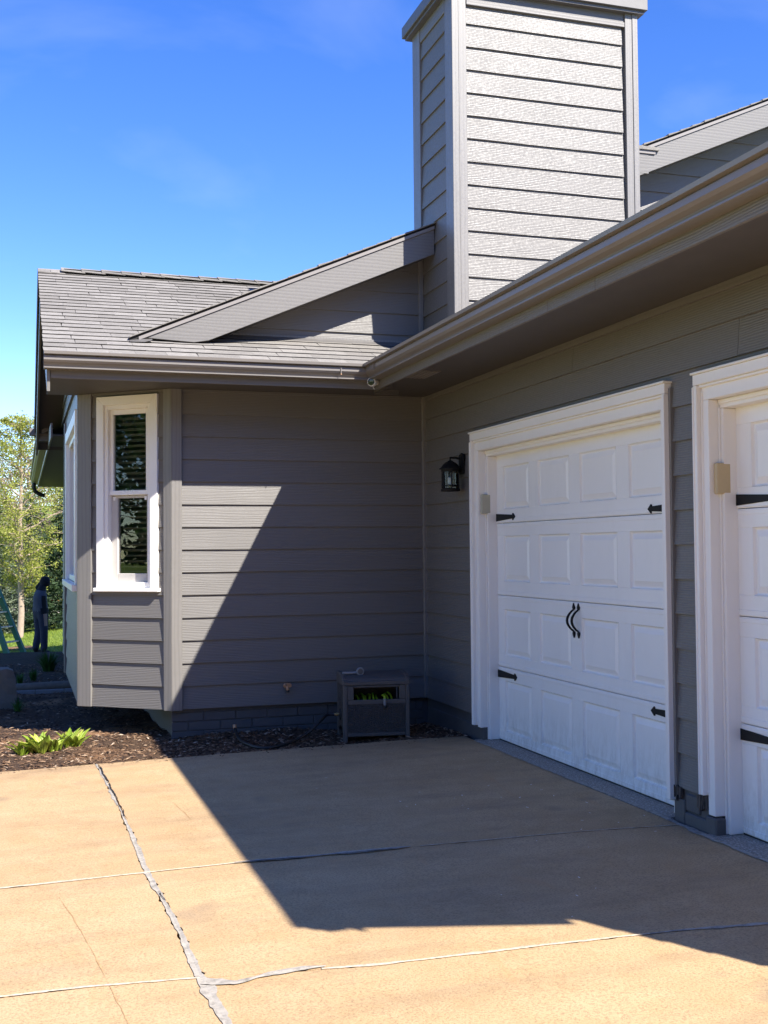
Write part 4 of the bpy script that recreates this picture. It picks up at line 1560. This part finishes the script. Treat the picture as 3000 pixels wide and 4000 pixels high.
# ------------------------------------------------------------------ hose reel box
reel = thing('hose_reel_box', 'dark grey wicker-look hose reel box standing against the house corner', 'hose reel', (-.705, -.775, -.232), math.radians(-7.5))
W2, DP, H0 = .272, .37, .455
for sx in (-1, 1):
    for y0, y1 in ((0.0, .05), (DP - .05, DP)):
        MB().box(sx * W2, sx * (W2 - .034), y0, y1, 0, H0).build('corner_leg', 'resin', reel, bevel=.006, seg=2)
    # side panel with arched foot
    ap = [(.05, .06), (.05, H0), (DP - .05, H0), (DP - .05, .06)]
    for k in range(7):
        a = math.pi * k / 6
        ap.append((DP / 2 + .12 * math.cos(a), .06 + .055 * math.sin(a)))
    MB().prism([(sx * (W2 - .003), y, z) for y, z in ap], (-sx * .014, 0, 0)).build('side_panel', 'wicker', reel)
    MB().box(sx * (W2 - .004), sx * (W2 - .03), .05, DP - .05, H0 - .035, H0 + .001).build('side_rail', 'resin', reel, bevel=.003)
MB().box(-W2 + .0345, W2 - .0345, .004, .022, .075, .300).build('front_panel', 'wicker', reel)
MB().box(-W2 + .0345, W2 - .0345, .002, .024, .045, .0745).build('front_rail', 'resin', reel, bevel=.004)
MB().box(-W2 + .0345, W2 - .0345, .002, .024, .3005, .338).build('front_rail', 'resin', reel, bevel=.004)
MB().box(-W2 + .0345, -W2 + .085, .002, .024, .3385, H0 - .001).build('front_stile', 'resin', reel, bevel=.004)
MB().box(W2 - .085, W2 - .0345, .002, .024, .3385, H0 - .001).build('front_stile', 'resin', reel, bevel=.004)
MB().box(-W2 + .0855, W2 - .0855, .002, .024, .436, H0 - .001).build('front_rail', 'resin', reel, bevel=.004)
MB().box(-W2 + .05, W2 - .05, DP - .03, DP - .01, .05, H0).build('back_panel', 'resin', reel)
MB().box(-W2 + .03, W2 - .03, .03, DP - .03, .05, .062).build('floor_panel', 'resin_dark', reel)
# lid with a curved top
lp = [(-.006, H0 + .001), (-.006, H0 + .034)]
for k in range(9):
    a = math.pi / 2 * k / 8
    lp.append((.02 + .20 * (1 - math.cos(a)) - .0, H0 + .034 + .052 * math.sin(a)))
lp += [(DP - .02, H0 + .082), (DP + .004, H0 + .062), (DP + .004, H0 + .001)]
lid = MB().prism([(-W2 - .004, y, z) for y, z in lp], (2 * W2 + .008, 0, 0)).build('lid', 'resin', reel, bevel=.006, seg=2)
for sx in (-1, 1):
    l2 = [(y, z + .006) for y, z in lp[1:-1]]
    MB().prism([(sx * (W2 + .002), y, z) for y, z in l2] + [(sx * (W2 + .002), l2[-1][0], H0 + .04), (sx * (W2 + .002), l2[0][0], H0 + .02)], (-sx * .03, 0, 0)).build('lid_rim', 'resin', lid, bevel=.004)
# reel with green hose loops
drum = MB().lathe([(.0, -.20), (.085, -.20), (.085, .20), (.0, .20)], (0, .18, .24), 'x', 20).build('drum', 'resin_dark', reel)
for k, x in enumerate((-.145, -.105, -.085, -.045, -.01, .02, .10, .125)):
    r = .105 + .012 * math.sin(k * 2.1)
    pts = [(x + .02 * a / 6.283 + .008 * math.sin(3 * a + k), .18 + r * math.cos(a), .255 + r * math.sin(a)) for a in np.linspace(0, 6.283, 25)]
    MB().tube(pts, .0085, 7).build('hose_loop', 'hose_green', reel, smooth=True)
he = MB().tube([(.06, .09, .36), (.06, .03, .372), (.062, -.004, .362), (.063, -.008, .335)], .0085, 8).build('hose_end', 'hose_green', reel, smooth=True)
MB().tube([(.063, -.009, .345), (.064, -.011, .292)], [.0125, .011], 10).build('spray_nozzle', 'nozzle_grey', he, smooth=True)
MB().lathe([(0, 0), (.014, 0), (.016, -.006), (.016, -.018), (.012, -.022), (0, -.022)], (.064, -.011, .292), 'z', 12).build('nozzle_collar', 'resin_dark', he, smooth=True)
hub = MB().lathe([(0, 0), (.046, 0), (.044, -.008), (.02, -.012), (0, -.012)], (-W2 + .002, .19, .205), 'x', 20).build('inlet_disc', 'resin_dark', reel, smooth=True)
MB().lathe([(0, -.010), (.011, -.010), (.011, -.022), (.015, -.024), (.015, -.034), (.011, -.036), (.011, -.05), (0, -.05)], (-W2 + .002, .19, .205), 'x', 12).build('brass_coupling', 'brass', hub, smooth=True)
# feeder hose on the mulch
reelM = Matrix.Translation(reel.location) @ Matrix.Rotation(math.radians(-7.5), 4, 'Z')
st_ = reelM @ Vector((-W2 - .048, .19, .205))
ctrl = [st_, st_ + Vector((-.06, .01, -.002)), Vector((-1.14, -.60, -.075)), Vector((-1.25, -.65, -.15)), Vector((-1.39, -.73, -.195)), Vector((-1.57, -.84, -.213)),
        Vector((-1.68, -.80, -.215)), Vector((-1.74, -.62, -.21)), Vector((-1.76, -.42, -.205)), Vector((-1.745, -.22, -.19)), Vector((-1.74, -.10, -.165))]


def smooth_path(c, n=8):
    out = []
    for i in range(len(c) - 1):
        p0, p1, p2, p3 = c[max(i - 1, 0)], c[i], c[i + 1], c[min(i + 2, len(c) - 1)]
        for k in range(n):
            u = k / n
            out.append(0.5 * ((2 * p1) + (p2 - p0) * u + (2 * p0 - 5 * p1 + 4 * p2 - p3) * u * u + (3 * p1 - p0 - 3 * p2 + p3) * u ** 3))
    out.append(c[-1])
    return out


hs = thing('garden_hose', 'black feeder hose looping over the mulch to the hose reel box', 'hose', (-1.6, -.8, -.22))
hp = [p - Vector((-1.6, -.8, -.22)) for p in smooth_path(ctrl)]
MB().tube(hp, .0125, 10).build('tube', 'hose_black', hs, smooth=True)
MB().tube([hp[-1], hp[-1] + Vector((.0, .01, .03))], .016, 10).build('end_coupling', 'copper_brass', hs, smooth=True)
# spray nozzle lying on the lid
nz_ = thing('spray_wand', 'grey watering nozzle lying on top of the hose reel box lid', 'nozzle', (-.84, -.64, .300), math.radians(-8))
MB().tube([(-.11, 0, .014), (-.02, 0, .014), (.005, -.004, .018)], [.013, .0115, .011], 10).build('handle', 'nozzle_grey', nz_, smooth=True)
MB().lathe([(0, -.012), (.028, -.014), (.033, -.010), (.033, .004), (.020, .014), (0, .016)], (.035, -.008, .026), 'y', 20).build('spray_head', 'nozzle_grey', nz_, smooth=True)
MB().lathe([(0, -.016), (.022, -.016), (.022, -.0135), (0, -.0135)], (.035, -.008, .026), 'y', 16).build('spray_face', 'resin', nz_, smooth=True)

# ------------------------------------------------------------------ plants by the bay
def leaf_mesh(L, W, fold, curl, seg=8):
    m = MB()
    for i in range(seg + 1):
        a = i / seg
        w = W * (math.sin(math.pi * min(1, a * .98 + .02)) ** .75) * (1 - .25 * a)
        y = L * a
        z = curl * a * a
        for s_ in (-1, 0, 1):
            m.v.append((s_ * w, y, z + (fold * w if s_ else 0)))
    for i in range(seg):
        for k in (0, 1):
            m.f.append((i * 3 + k, i * 3 + k + 1, (i + 1) * 3 + k + 1, (i + 1) * 3 + k))
    return m


hl = []
for k in range(5):
    m = leaf_mesh(.115 + .012 * k, .024 + .004 * (k % 3), .35 + .1 * k, -.03 - .012 * k)
    me = bpy.data.meshes.new('leaf')
    me.from_pydata(m.v, [], m.f)
    me.materials.append(MATS['leaf_hosta'])
    me.polygons.foreach_set('use_smooth', [True] * len(me.polygons))
    hl.append(me)


def hosta(label, clumps, zoff=0):
    cx = sum(c[0] for c in clumps) / len(clumps)
    cy = sum(c[1] for c in clumps) / len(clumps)
    h = thing('hosta', label, 'plant', (cx, cy, mz(cx, cy)), 0, 'hostas sprouting in the bed')
    for (px, py, n, sc0) in clumps:
        for i in range(n):
            o = bpy.data.objects.new('leaf', random.choice(hl))
            sc.collection.objects.link(o)
            o.parent = h
            az = random.uniform(0, 6.283)
            el = random.uniform(.85, 1.45)
            o.location = (px - cx + .035 * math.sin(-az) * random.uniform(.2, 1), py - cy + .035 * math.cos(az) * random.uniform(.2, 1), mz(px, py) - mz(cx, cy) - .005)
            o.rotation_euler = Matrix.Rotation(az, 3, 'Z').to_4x4().to_3x3().to_euler() if False else (Matrix.Rotation(az, 3, 'Z') @ Matrix.Rotation(el, 3, 'X') @ Matrix.Rotation(random.uniform(-.4, .4), 3, 'Y')).to_euler()
            s_ = sc0 * random.uniform(.75, 1.15)
            o.scale = (s_, s_, s_)


hosta('larger clump of bright yellow-green hosta leaves in the sunlit mulch', [(-3.43, -.33, 11, .9), (-3.36, -.27, 14, 1.1), (-3.29, -.31, 16, 1.25), (-3.22, -.26, 12, 1.1), (-3.17, -.24, 7, .85)])
hosta('smaller clump of yellow-green hosta leaves nearest the bay corner', [(-3.08, -.16, 13, 1.05), (-3.02, -.12, 10, 1.0)])


def grass_clump(label, x, y, z, n, h, spread, mat='leaf_lily', name='daylily'):
    g = thing(name, label, 'plant', (x, y, z), 0, 'strappy green plants in the shaded bed')
    m = MB()
    for _ in range(n):
        a = random.uniform(0, 6.283)
        r = random.uniform(0, spread * .35)
        bx, by = r * math.cos(a), r * math.sin(a)
        L = h * random.uniform(.6, 1.15)
        out = random.uniform(.2, 1.0) * spread
        w = random.uniform(.006, .011)
        px, py = -math.sin(a) * w, math.cos(a) * w
        b = len(m.v)
        for i in range(5):
            u = i / 4
            q = (bx + math.cos(a) * out * u ** 1.5, by + math.sin(a) * out * u ** 1.5, L * (u - .42 * u ** 2.6 * (out / spread)) * 1.1)
            ww = 1 - u * .85
            m.v.append((q[0] - px * ww, q[1] - py * ww, q[2]))
            m.v.append((q[0] + px * ww, q[1] + py * ww, q[2]))
        for i in range(4):
            m.f.append((b + 2 * i, b + 2 * i + 1, b + 2 * i + 3, b + 2 * i + 2))
    m.build('foliage', mat, g)


grass_clump('big dark green daylily clump near the standing person', -3.04, 8.3, ez(-3.04, 8.3), 260, .30, .24)
grass_clump('small green plant behind the timber edging, next to the stone block', -3.45, 6.0, ez(-3.45, 6.0), 60, .15, .10)
grass_clump('small green plant behind the timber edging, nearer the house', -3.28, 6.3, ez(-3.28, 6.3), 70, .17, .10)
grass_clump('pale green tuft in front of the stone block', -3.47, 2.75, mz(-3.47, 2.75), 34, .14, .12)
grass_clump('low grass patch above the stone block at the left edge', -3.72, 6.9, ez(-3.72, 6.9), 120, .12, .14)

# timber edging, pale kerb, stone
tb = MB()
tb.tube([(-7.0, 4.55, -.295), (-3.55, 4.66, -.285), (-2.62, 4.70, -.27)], .052, 10)
tag(tb.build('edging_timber', 'timber', smooth=True), 'weathered round timber edging lying behind the mulch bed', 'edging')
kb = thing('bed_kerb', 'pale edging strip along the foot of the timber', 'edging', (-3.3, 4.56, -.335))
for a, b in ((-3.6, -.62), (-.615, .02), (.025, .35), (.355, .7)):
    MB().box(a, b, -.03, .03, -.02, .030).build('kerb_piece', 'edging_pale', kb, bevel=.004)


def stone(name, label, c, size, rot, mat):
    bm = bmesh.new()
    bmesh.ops.create_cube(bm, size=1)
    bmesh.ops.subdivide_edges(bm, edges=bm.edges, cuts=4, use_grid_fill=True)
    for v in bm.verts:
        q = v.co.copy()
        r = q.length
        v.co = Vector((q.x * size[0], q.y * size[1], q.z * size[2]))
        v.co += Vector((math.sin(9 * q.y + 5 * q.z), math.sin(7 * q.x + 6 * q.z + 1), math.sin(8 * q.x + 5 * q.y + 2))) * .012
        v.co += Vector((random.gauss(0, 1), random.gauss(0, 1), random.gauss(0, 1))) * .004
        if r > .78:
            v.co *= .965
    me = bpy.data.meshes.new(name)
    bm.to_mesh(me)
    bm.free()
    me.materials.append(MATS[mat])
    o = bpy.data.objects.new(name, me)
    sc.collection.objects.link(o)
    o.location = c
    o.rotation_euler = (0, 0, rot)
    tag(o, label, 'stone')
    return o


stone('stone_block', 'rough cut tan stone block at the left edge of the bed', (-3.74, 3.15, -.13), (.42, .34, .44), math.radians(14), 'cut_stone')

# ------------------------------------------------------------------ ladder
lad = thing('step_ladder', 'green fibreglass step ladder standing behind the house', 'ladder', (-3.52, 15.2, -.80), math.radians(58))
HL = 2.35
lean = .44


def ladder_rail(x0, x1, y0, y1, name, mat, w=.055, t_=.036):
    a, b = Vector((x0, y0, 0)), Vector((x1, y1, HL))
    m = MB()
    m.hexa([(a.x - t_, a.y - w, 0), (a.x + t_, a.y - w, 0), (a.x + t_, a.y + w, 0), (a.x - t_, a.y + w, 0), (b.x - t_, b.y - w, HL), (b.x + t_, b.y - w, HL), (b.x + t_, b.y + w, HL), (b.x - t_, b.y + w, HL)])
    m.build(name, mat, lad)


for s_ in (-1, 1):
    ladder_rail(s_ * .30, s_ * .17, -.0, 1.02, 'front_rail', 'ladder_green')
    ladder_rail(s_ * .27, s_ * .15, 1.55, 1.12, 'rear_rail', 'ladder_green', .03, .02)
for k in range(1, 8):
    z = k * .302
    hw = .30 - .13 * z / HL
    y = 1.02 * z / HL
    MB().box(-hw, hw, y - .045, y + .045, z - .03, z).build('step', 'ladder_metal', lad, bevel=.004)
    if k in (1, ):
        for s_ in (-1, 1):
            MB().prism([(s_ * hw, y - .03, z - .03), (s_ * (hw - .02), y - .03, z - .03), (s_ * (hw + .02), y - .13, z - .28), (s_ * (hw + .04), y - .13, z - .28)], (0, .02, 0)).build('brace', 'ladder_metal', lad)
for z in (.5, 1.1, 1.7):
    hw = .27 - .12 * z / HL
    y = 1.55 - .43 * z / HL
    MB().box(-hw, hw, y - .012, y + .012, z - .02, z + .02).build('rear_brace', 'ladder_metal', lad)
MB().box(-.2, .2, .96, 1.2, HL - .02, HL + .05).build('top_cap', 'ladder_green', lad, bevel=.01)

# ------------------------------------------------------------------ person
per = thing('person', 'person in black hood, grey vest and jeans standing with head bowed', 'person', (-3.02, 16.5, -.885), math.radians(-62))
J = {}
ED = []


def jv(n, p, r, link=None):
    J[n] = (len(J), p, r)
    if link:
        ED.append((J[link][0], J[n][0]))


# facing +y locally, x to the right
jv('pelvis', (0, 0, .92), (.175, .145))
jv('waist', (0, .0, 1.06), (.170, .145), 'pelvis')
jv('chest', (0, -.03, 1.26), (.205, .16), 'waist')
jv('shl', (0, -.01, 1.40), (.15, .12), 'chest')
jv('neck', (0, .05, 1.48), (.062, .062), 'shl')
jv('head', (0, .115, 1.555), (.095, .105), 'neck')
jv('crown', (0, .135, 1.625), (.075, .085), 'head')
for s_, t_ in ((-1, 'l'), (1, 'r')):
    jv('sh' + t_, (s_ * .175, -.005, 1.375), (.09, .09), 'shl')
    jv('el' + t_, (s_ * .235, -.015, 1.10), (.056, .056), 'sh' + t_)
    jv('wr' + t_, (s_ * .225, .075, .86), (.036, .036), 'el' + t_)
    jv('pa' + t_, (s_ * .222, .095, .79), (.034, .022), 'wr' + t_)
    for k, (dx, dy, dz) in enumerate(((0.0, .035, -.05), (0, .018, -.085), (0, 0, -.092), (0, -.016, -.085), (0, -.03, -.07))):
        jv('f%d%s' % (k, t_), (s_ * .222 - s_ * .01, .098 + dy, .775 + dz * .6), (.011, .011), 'pa' + t_)
        jv('g%d%s' % (k, t_), (s_ * .222 - s_ * .025, .100 + dy, .775 + dz), (.008, .008), 'f%d%s' % (k, t_))
    jv('hp' + t_, (s_ * .095, 0, .84), (.115, .12), 'pelvis')
    jv('kn' + t_, (s_ * .11, .02, .48), (.09, .095), 'hp' + t_)
    jv('an' + t_, (s_ * .10, -.02 + s_ * .05, .10), (.078, .082), 'kn' + t_)
    jv('he' + t_, (s_ * .12, -.03, .045), (.052, .045), 'an' + t_)
    jv('to' + t_, (s_ * .135, .15, .035), (.045, .035), 'he' + t_)
me = bpy.data.meshes.new('body')
order = sorted(J.values(), key=lambda q: q[0])
me.from_pydata([q[1] for q in order], ED, [])
bo = bpy.data.objects.new('body', me)
sc.collection.objects.link(bo)
sk = bo.modifiers.new('skin', 'SKIN')
sk.use_smooth_shade = True
for i, q in enumerate(order):
    me.skin_vertices[0].data[i].radius = q[2]
me.skin_vertices[0].data[0].use_root = True
bo.modifiers.new('sub', 'SUBSURF').levels = 2
bo.modifiers['sub'].render_levels = 2
dg = bpy.context.evaluated_depsgraph_get()
ev = bo.evaluated_get(dg)
nm = bpy.data.meshes.new_from_object(ev)
bo.modifiers.clear()
bo.data = nm
nm.materials.clear()
for q in ('jacket_black', 'shirt_grey', 'jeans', 'boots', 'skin'):
    nm.materials.append(MATS[q])
for p in nm.polygons:
    c = p.center
    if c.z > 1.42:
        i = 0
    elif abs(c.x) > .165 and c.z > .86:
        i = 0
    elif c.z > .93:
        i = 1 if abs(c.x) < .15 and c.z < 1.38 else 0
    elif abs(c.x) > .185 and c.z > .62:
        i = 4
    elif c.z > .12:
        i = 2
    else:
        i = 3
    if c.z > 1.48 and c.y > .185:
        i = 4
    p.material_index = i
    p.use_smooth = True
bo.parent = per
hood = MB().lathe([(0, .118), (.055, .110), (.095, .07), (.112, .01), (.108, -.05), (.095, -.09), (.06, -.11), (0, -.115)], (0, .105, 1.57), 'z', 18).build('hood', 'jacket_black', per, smooth=True)

# ------------------------------------------------------------------ trees
def tree(name, label, base, H, crown_r, crown_z0, n_limb, n_leaf, leaf, mat, bark, trunk_r, group=None, seed=1, lean_=(0, 0), cl=.35, cat='tree', flat=.75):
    r = np.random.default_rng(seed)
    tr = thing(name, label, cat, base, 0, group)
    m = MB()
    pts = []
    rad = []
    wob = r.normal(0, .02, (9, 2)).cumsum(0) * H / 6
    for i in range(9):
        u = i / 8
        pts.append((wob[i, 0] * (i > 0) + lean_[0] * u, wob[i, 1] * (i > 0) + lean_[1] * u, H * .97 * u))
        rad.append(trunk_r * (1 - u) ** .8 + .008)
    m.tube(pts, rad, 10)
    tips = []

    def trunk_at(u):
        i = min(7, int(u * 8))
        f = u * 8 - i
        return np.array(pts[i]) * (1 - f) + np.array(pts[i + 1]) * f
    for k in range(n_limb):
        u = crown_z0 / H + (1 - crown_z0 / H) * (k + .3) / n_limb * .95
        p0 = trunk_at(min(u, .97))
        az = k * 2.4 + r.uniform(-.5, .5)
        shape = math.sin(math.pi * min(1, max(0.08, (u - crown_z0 / H) / (1 - crown_z0 / H) * .9 + .08))) ** .7
        L = crown_r * (shape * .9 + .1) * r.uniform(.7, 1.1)
        d = np.array([math.cos(az), math.sin(az), r.uniform(.35, 1.0)])
        d /= np.linalg.norm(d)
        q = [p0]
        for s_ in range(1, 5):
            q.append(p0 + d * L * s_ / 4 + np.array([0, 0, .05 * L * s_ * s_ / 16]) + r.normal(0, .03 * L, 3) * (s_ > 1))
        rr = max(.012, trunk_r * .42 * (1 - u * .7))
        m.tube([tuple(a) for a in q], [rr * (1 - .2 * s_) + .004 for s_ in range(5)], 6)
        for s_ in (1.5, 2, 2.5, 3, 3.5, 4):
            i = min(3, int(s_))
            f = s_ - i
            c = q[i] * (1 - f) + q[i + 1] * f if i < 4 else q[4]
            tips.append((c, L * .30))
            # side twigs
            for w in range(2):
                e = c + np.array([r.normal(0, 1), r.normal(0, 1), r.uniform(-.1, .9)]) * L * .22
                m.tube([tuple(c), tuple((c + e) / 2 + r.normal(0, .02, 3)), tuple(e)], [.010, .007, .003], 4, cap=False)
                tips.append((e, L * .20))
    m.build('trunk', bark, tr, smooth=True)
    tips.append((np.array(pts[-1]), crown_r * .2))
    # leaves
    idx = r.integers(0, len(tips), n_leaf)
    C = np.array([tips[i][0] for i in idx])
    S = np.array([tips[i][1] for i in idx])[:, None]
    P = C + r.normal(0, 1, (n_leaf, 3)) * S * cl * np.array([1, 1, flat])
    A = r.normal(0, 1, (n_leaf, 3))
    A /= np.linalg.norm(A, axis=1)[:, None]
    Bv = np.cross(A, r.normal(0, 1, (n_leaf, 3)))
    Bv /= np.linalg.norm(Bv, axis=1)[:, None]
    sz = leaf * r.uniform(.6, 1.3, (n_leaf, 1))
    V4 = np.stack([P - A * sz, P + Bv * sz * .55, P + A * sz, P - Bv * sz * .55], 1).reshape(-1, 3)
    me = bpy.data.meshes.new('crown')
    me.vertices.add(len(V4))
    me.vertices.foreach_set('co', V4.ravel())
    me.loops.add(len(V4))
    me.loops.foreach_set('vertex_index', np.arange(len(V4)))
    me.polygons.add(n_leaf)
    me.polygons.foreach_set('loop_start', np.arange(n_leaf) * 4)
    me.polygons.foreach_set('loop_total', np.full(n_leaf, 4))
    me.update()
    me.validate()
    me.materials.append(MATS[mat])
    o = bpy.data.objects.new('crown', me)
    sc.collection.objects.link(o)
    o.parent = tr
    return tr


def spruce(label, base, H, R, mat, seed, n=11000, group=None):
    r = np.random.default_rng(seed)
    tr = thing('spruce_tree', label, 'tree', base, 0, group)
    MB().tube([(0, 0, -.1), (0, 0, H * .5), (0, 0, H * .97)], [.12 * H / 5, .07 * H / 5, .01], 8).build('trunk', 'bark_dark', tr)
    nb = 190
    P = []
    D = []
    for b in range(nb):
        u = (b + r.uniform(0, 1)) / nb
        z = H * (.04 + .95 * u)
        L = R * (1 - u) ** .85 * r.uniform(.75, 1.12) + .06
        az = b * 2.399 + r.uniform(-.3, .3)
        k = max(6, int(n / nb * (1.9 * (1 - u) + .12)))
        t_ = r.uniform(.12, 1, k) ** .8
        droop = -.32 + .5 * u
        cx = np.cos(az) * L * t_
        cy = np.sin(az) * L * t_
        cz = z + L * (droop * t_ + .22 * t_ ** 2)
        sp = .13 * L * (1.15 - t_) + .035
        P.append(np.stack([cx, cy, cz], 1) + r.normal(0, 1, (k, 3)) * sp[:, None] * np.array([1, 1, .55]))
        dd = np.stack([np.cos(az) + r.normal(0, .6, k), np.sin(az) + r.normal(0, .6, k), r.normal(.1, .4, k)], 1)
        D.append(dd / np.linalg.norm(dd, axis=1)[:, None])
    P = np.concatenate(P)
    D = np.concatenate(D)
    k = len(P)
    Bv = np.cross(D, r.normal(0, 1, (k, 3)))
    Bv /= np.linalg.norm(Bv, axis=1)[:, None]
    sz = .085 * (H / 5) ** .5 * r.uniform(.6, 1.3, (k, 1))
    V4 = np.stack([P - D * sz, P + Bv * sz * .28, P + D * sz, P - Bv * sz * .28], 1).reshape(-1, 3)
    me = bpy.data.meshes.new('crown')
    me.from_pydata(V4.tolist(), [], [(4 * i, 4 * i + 1, 4 * i + 2, 4 * i + 3) for i in range(k)])
    me.materials.append(MATS[mat])
    o = bpy.data.objects.new('crown', me)
    sc.collection.objects.link(o)
    o.parent = tr


def G(x, y):
    return (x, y, gz(x, y) - .03)


tree('young_tree', 'young tree with pale trunk and yellow-green spring leaves behind the person', G(-3.45, 25), 6.6, 1.9, 1.1, 34, 20000, .034, 'leaf_spring', 'bark_light', .095, seed=4, lean_=(.12, 0))
tree('young_tree', 'taller leafy yellow-green tree at the left edge, behind the young tree', G(-5.6, 29), 7.2, 2.3, .9, 26, 24000, .040, 'leaf_pale', 'bark_light', .12, seed=8)
tree('young_tree', 'yellow-green tree half hidden by the house corner', G(-1.35, 33), 6.6, 2.1, .8, 24, 22000, .040, 'leaf_spring', 'bark_light', .11, seed=15)
spruce('blue-grey spruce directly behind the pale trunk', G(-4.3, 29.5), 4.6, 1.55, 'needle_blue', 2, group='spruces behind the lawn')
spruce('dark spruce beside the house corner, behind the person', G(-2.05, 28.5), 4.3, 1.35, 'needle_dark', 5, group='spruces behind the lawn')
spruce('blue-grey spruce between the two other spruces', G(-3.1, 33.0), 4.9, 1.6, 'needle_blue', 9, group='spruces behind the lawn')
for k, (x, y, h, lb) in enumerate([(-5.4, 62, 9.0, 'bare brownish tree far behind, leftmost of three'), (-2.4, 66, 9.5, 'bare brownish tree far behind, middle of three'), (0.8, 60, 8.8, 'bare brownish tree far behind, nearest the house corner')]):
    tree('bare_tree', lb, G(x, y), h, 3.2, .8, 26, 9000, .07, 'bud_brown', 'bark_dark', .16, group='bare trees on the slope', seed=30 + k)
# low pale block wall with clay pots on the far side of the lawn
wl = thing('retaining_wall', 'low pale block wall on the far side of the lawn', 'wall', (-2.2, 40, gz(-2.2, 40)))
for r_ in range(3):
    for k in range(9):
        MB().box(-1.7 + k * .42 + (r_ % 2) * .2, -1.7 + k * .42 + .405 + (r_ % 2) * .2, 0, .3, -.02 + r_ * .18, .155 + r_ * .18).build('block', 'pale_block', wl, bevel=.012)
pt = thing('clay_pot', 'orange clay pot standing on the low pale wall', 'pot', (-1.95, 40.15, gz(-2.2, 40) + .516))
MB().lathe([(0, 0), (.16, 0), (.20, .10), (.25, .30), (.28, .30), (.28, .38), (.22, .38), (.20, .32), (0, .32)], seg=20).build('pot', 'clay', pt, smooth=True)
# lawn blades and a mown edge
V = []
Fc = []
for _ in range(16000):
    x = random.uniform(-5.2, -0.5)
    y = 16.8 + 16 * random.random() ** 1.3
    z = gz(x, y)
    a = random.uniform(0, 6.28)
    h = random.uniform(.03, .07)
    w = .008
    b = len(V)
    V += [(x - w * math.cos(a), y - w * math.sin(a), z), (x + w * math.cos(a), y + w * math.sin(a), z), (x + random.gauss(0, .02), y + random.gauss(0, .02), z + h)]
    Fc.append((b, b + 1, b + 2))
leaf_mat('grass_blade', (0.14, 0.22, 0.02), (0.32, 0.38, 0.06), 0.4)
m = MB()
m.v = V
m.f = Fc
tag(m.build('grass', 'grass_blade'), 'short sunlit lawn grass behind the house', 'grass', kind='stuff')
ring = sheet('bare_patch', -3.85, -3.05, 18.6, 20.2, 12, 12, lambda x, y: gz(x, y) + .035 - .5 * max(0, ((x + 3.45) / .4) ** 2 + ((y - 19.4) / .8) ** 2 - .9), 'mulch_soil')
# trees at the side of the drive: seen only as the reflection in the bay window
tree('side_tree', 'leafy green tree left of the drive, mirrored in the bay window', G(-13.5, -3.6), 7.5, 2.6, 1.2, 24, 9000, .085, 'leaf_lily', 'bark_dark', .16, seed=51, group='trees mirrored in the bay window')
spruce('dark spruce left of the drive, mirrored in the bay window', G(-15.5, -.6), 7.5, 2.2, 'needle_dark', 52, n=7000, group='trees mirrored in the bay window')
tree('side_tree', 'pale spring tree left of the drive, mirrored in the bay window', G(-17.5, -6.5), 8.5, 3.0, 1.2, 24, 8000, .09, 'leaf_pale', 'bark_light', .16, seed=53, group='trees mirrored in the bay window')
# evergreens added out of view behind the viewpoint, to cut skylight on wall A
PW = []
r_ = np.random.default_rng(77)
for k in range(12):
    bx, by = -26 + 3.6 * k + r_.uniform(-.8, .8), -27 + r_.uniform(-2.5, 2.5)
    H_, R_k = r_.uniform(10.5, 13.5), r_.uniform(2.6, 3.4)
    n_ = 2600
    u = r_.uniform(0, 1, n_) ** 1.5
    a = r_.uniform(0, 6.283, n_)
    rr = R_k * (1 - u) ** .8 * r_.uniform(.45, 1.05, n_)
    PW.append(np.stack([bx + rr * np.cos(a), by + rr * np.sin(a), -.6 + .3 + H_ * u], 1))
PW = np.concatenate(PW)
n_ = len(PW)
A = r_.normal(0, 1, (n_, 3))
A[:, 2] *= .4
A /= np.linalg.norm(A, axis=1)[:, None]
Bv = np.cross(A, r_.normal(0, 1, (n_, 3)))
Bv /= np.linalg.norm(Bv, axis=1)[:, None]
sz = r_.uniform(.25, .5, (n_, 1))
V4 = np.stack([PW - A * sz, PW + Bv * sz * .55, PW + A * sz, PW - Bv * sz * .55], 1).reshape(-1, 3)
m = MB()
m.v = V4.tolist()
m.f = [(4 * i, 4 * i + 1, 4 * i + 2, 4 * i + 3) for i in range(n_)]
tag(m.build('added_evergreens', 'needle_dark'), 'added unseen dark evergreens behind the viewpoint, dimming the shaded wall', 'wood', kind='stuff')
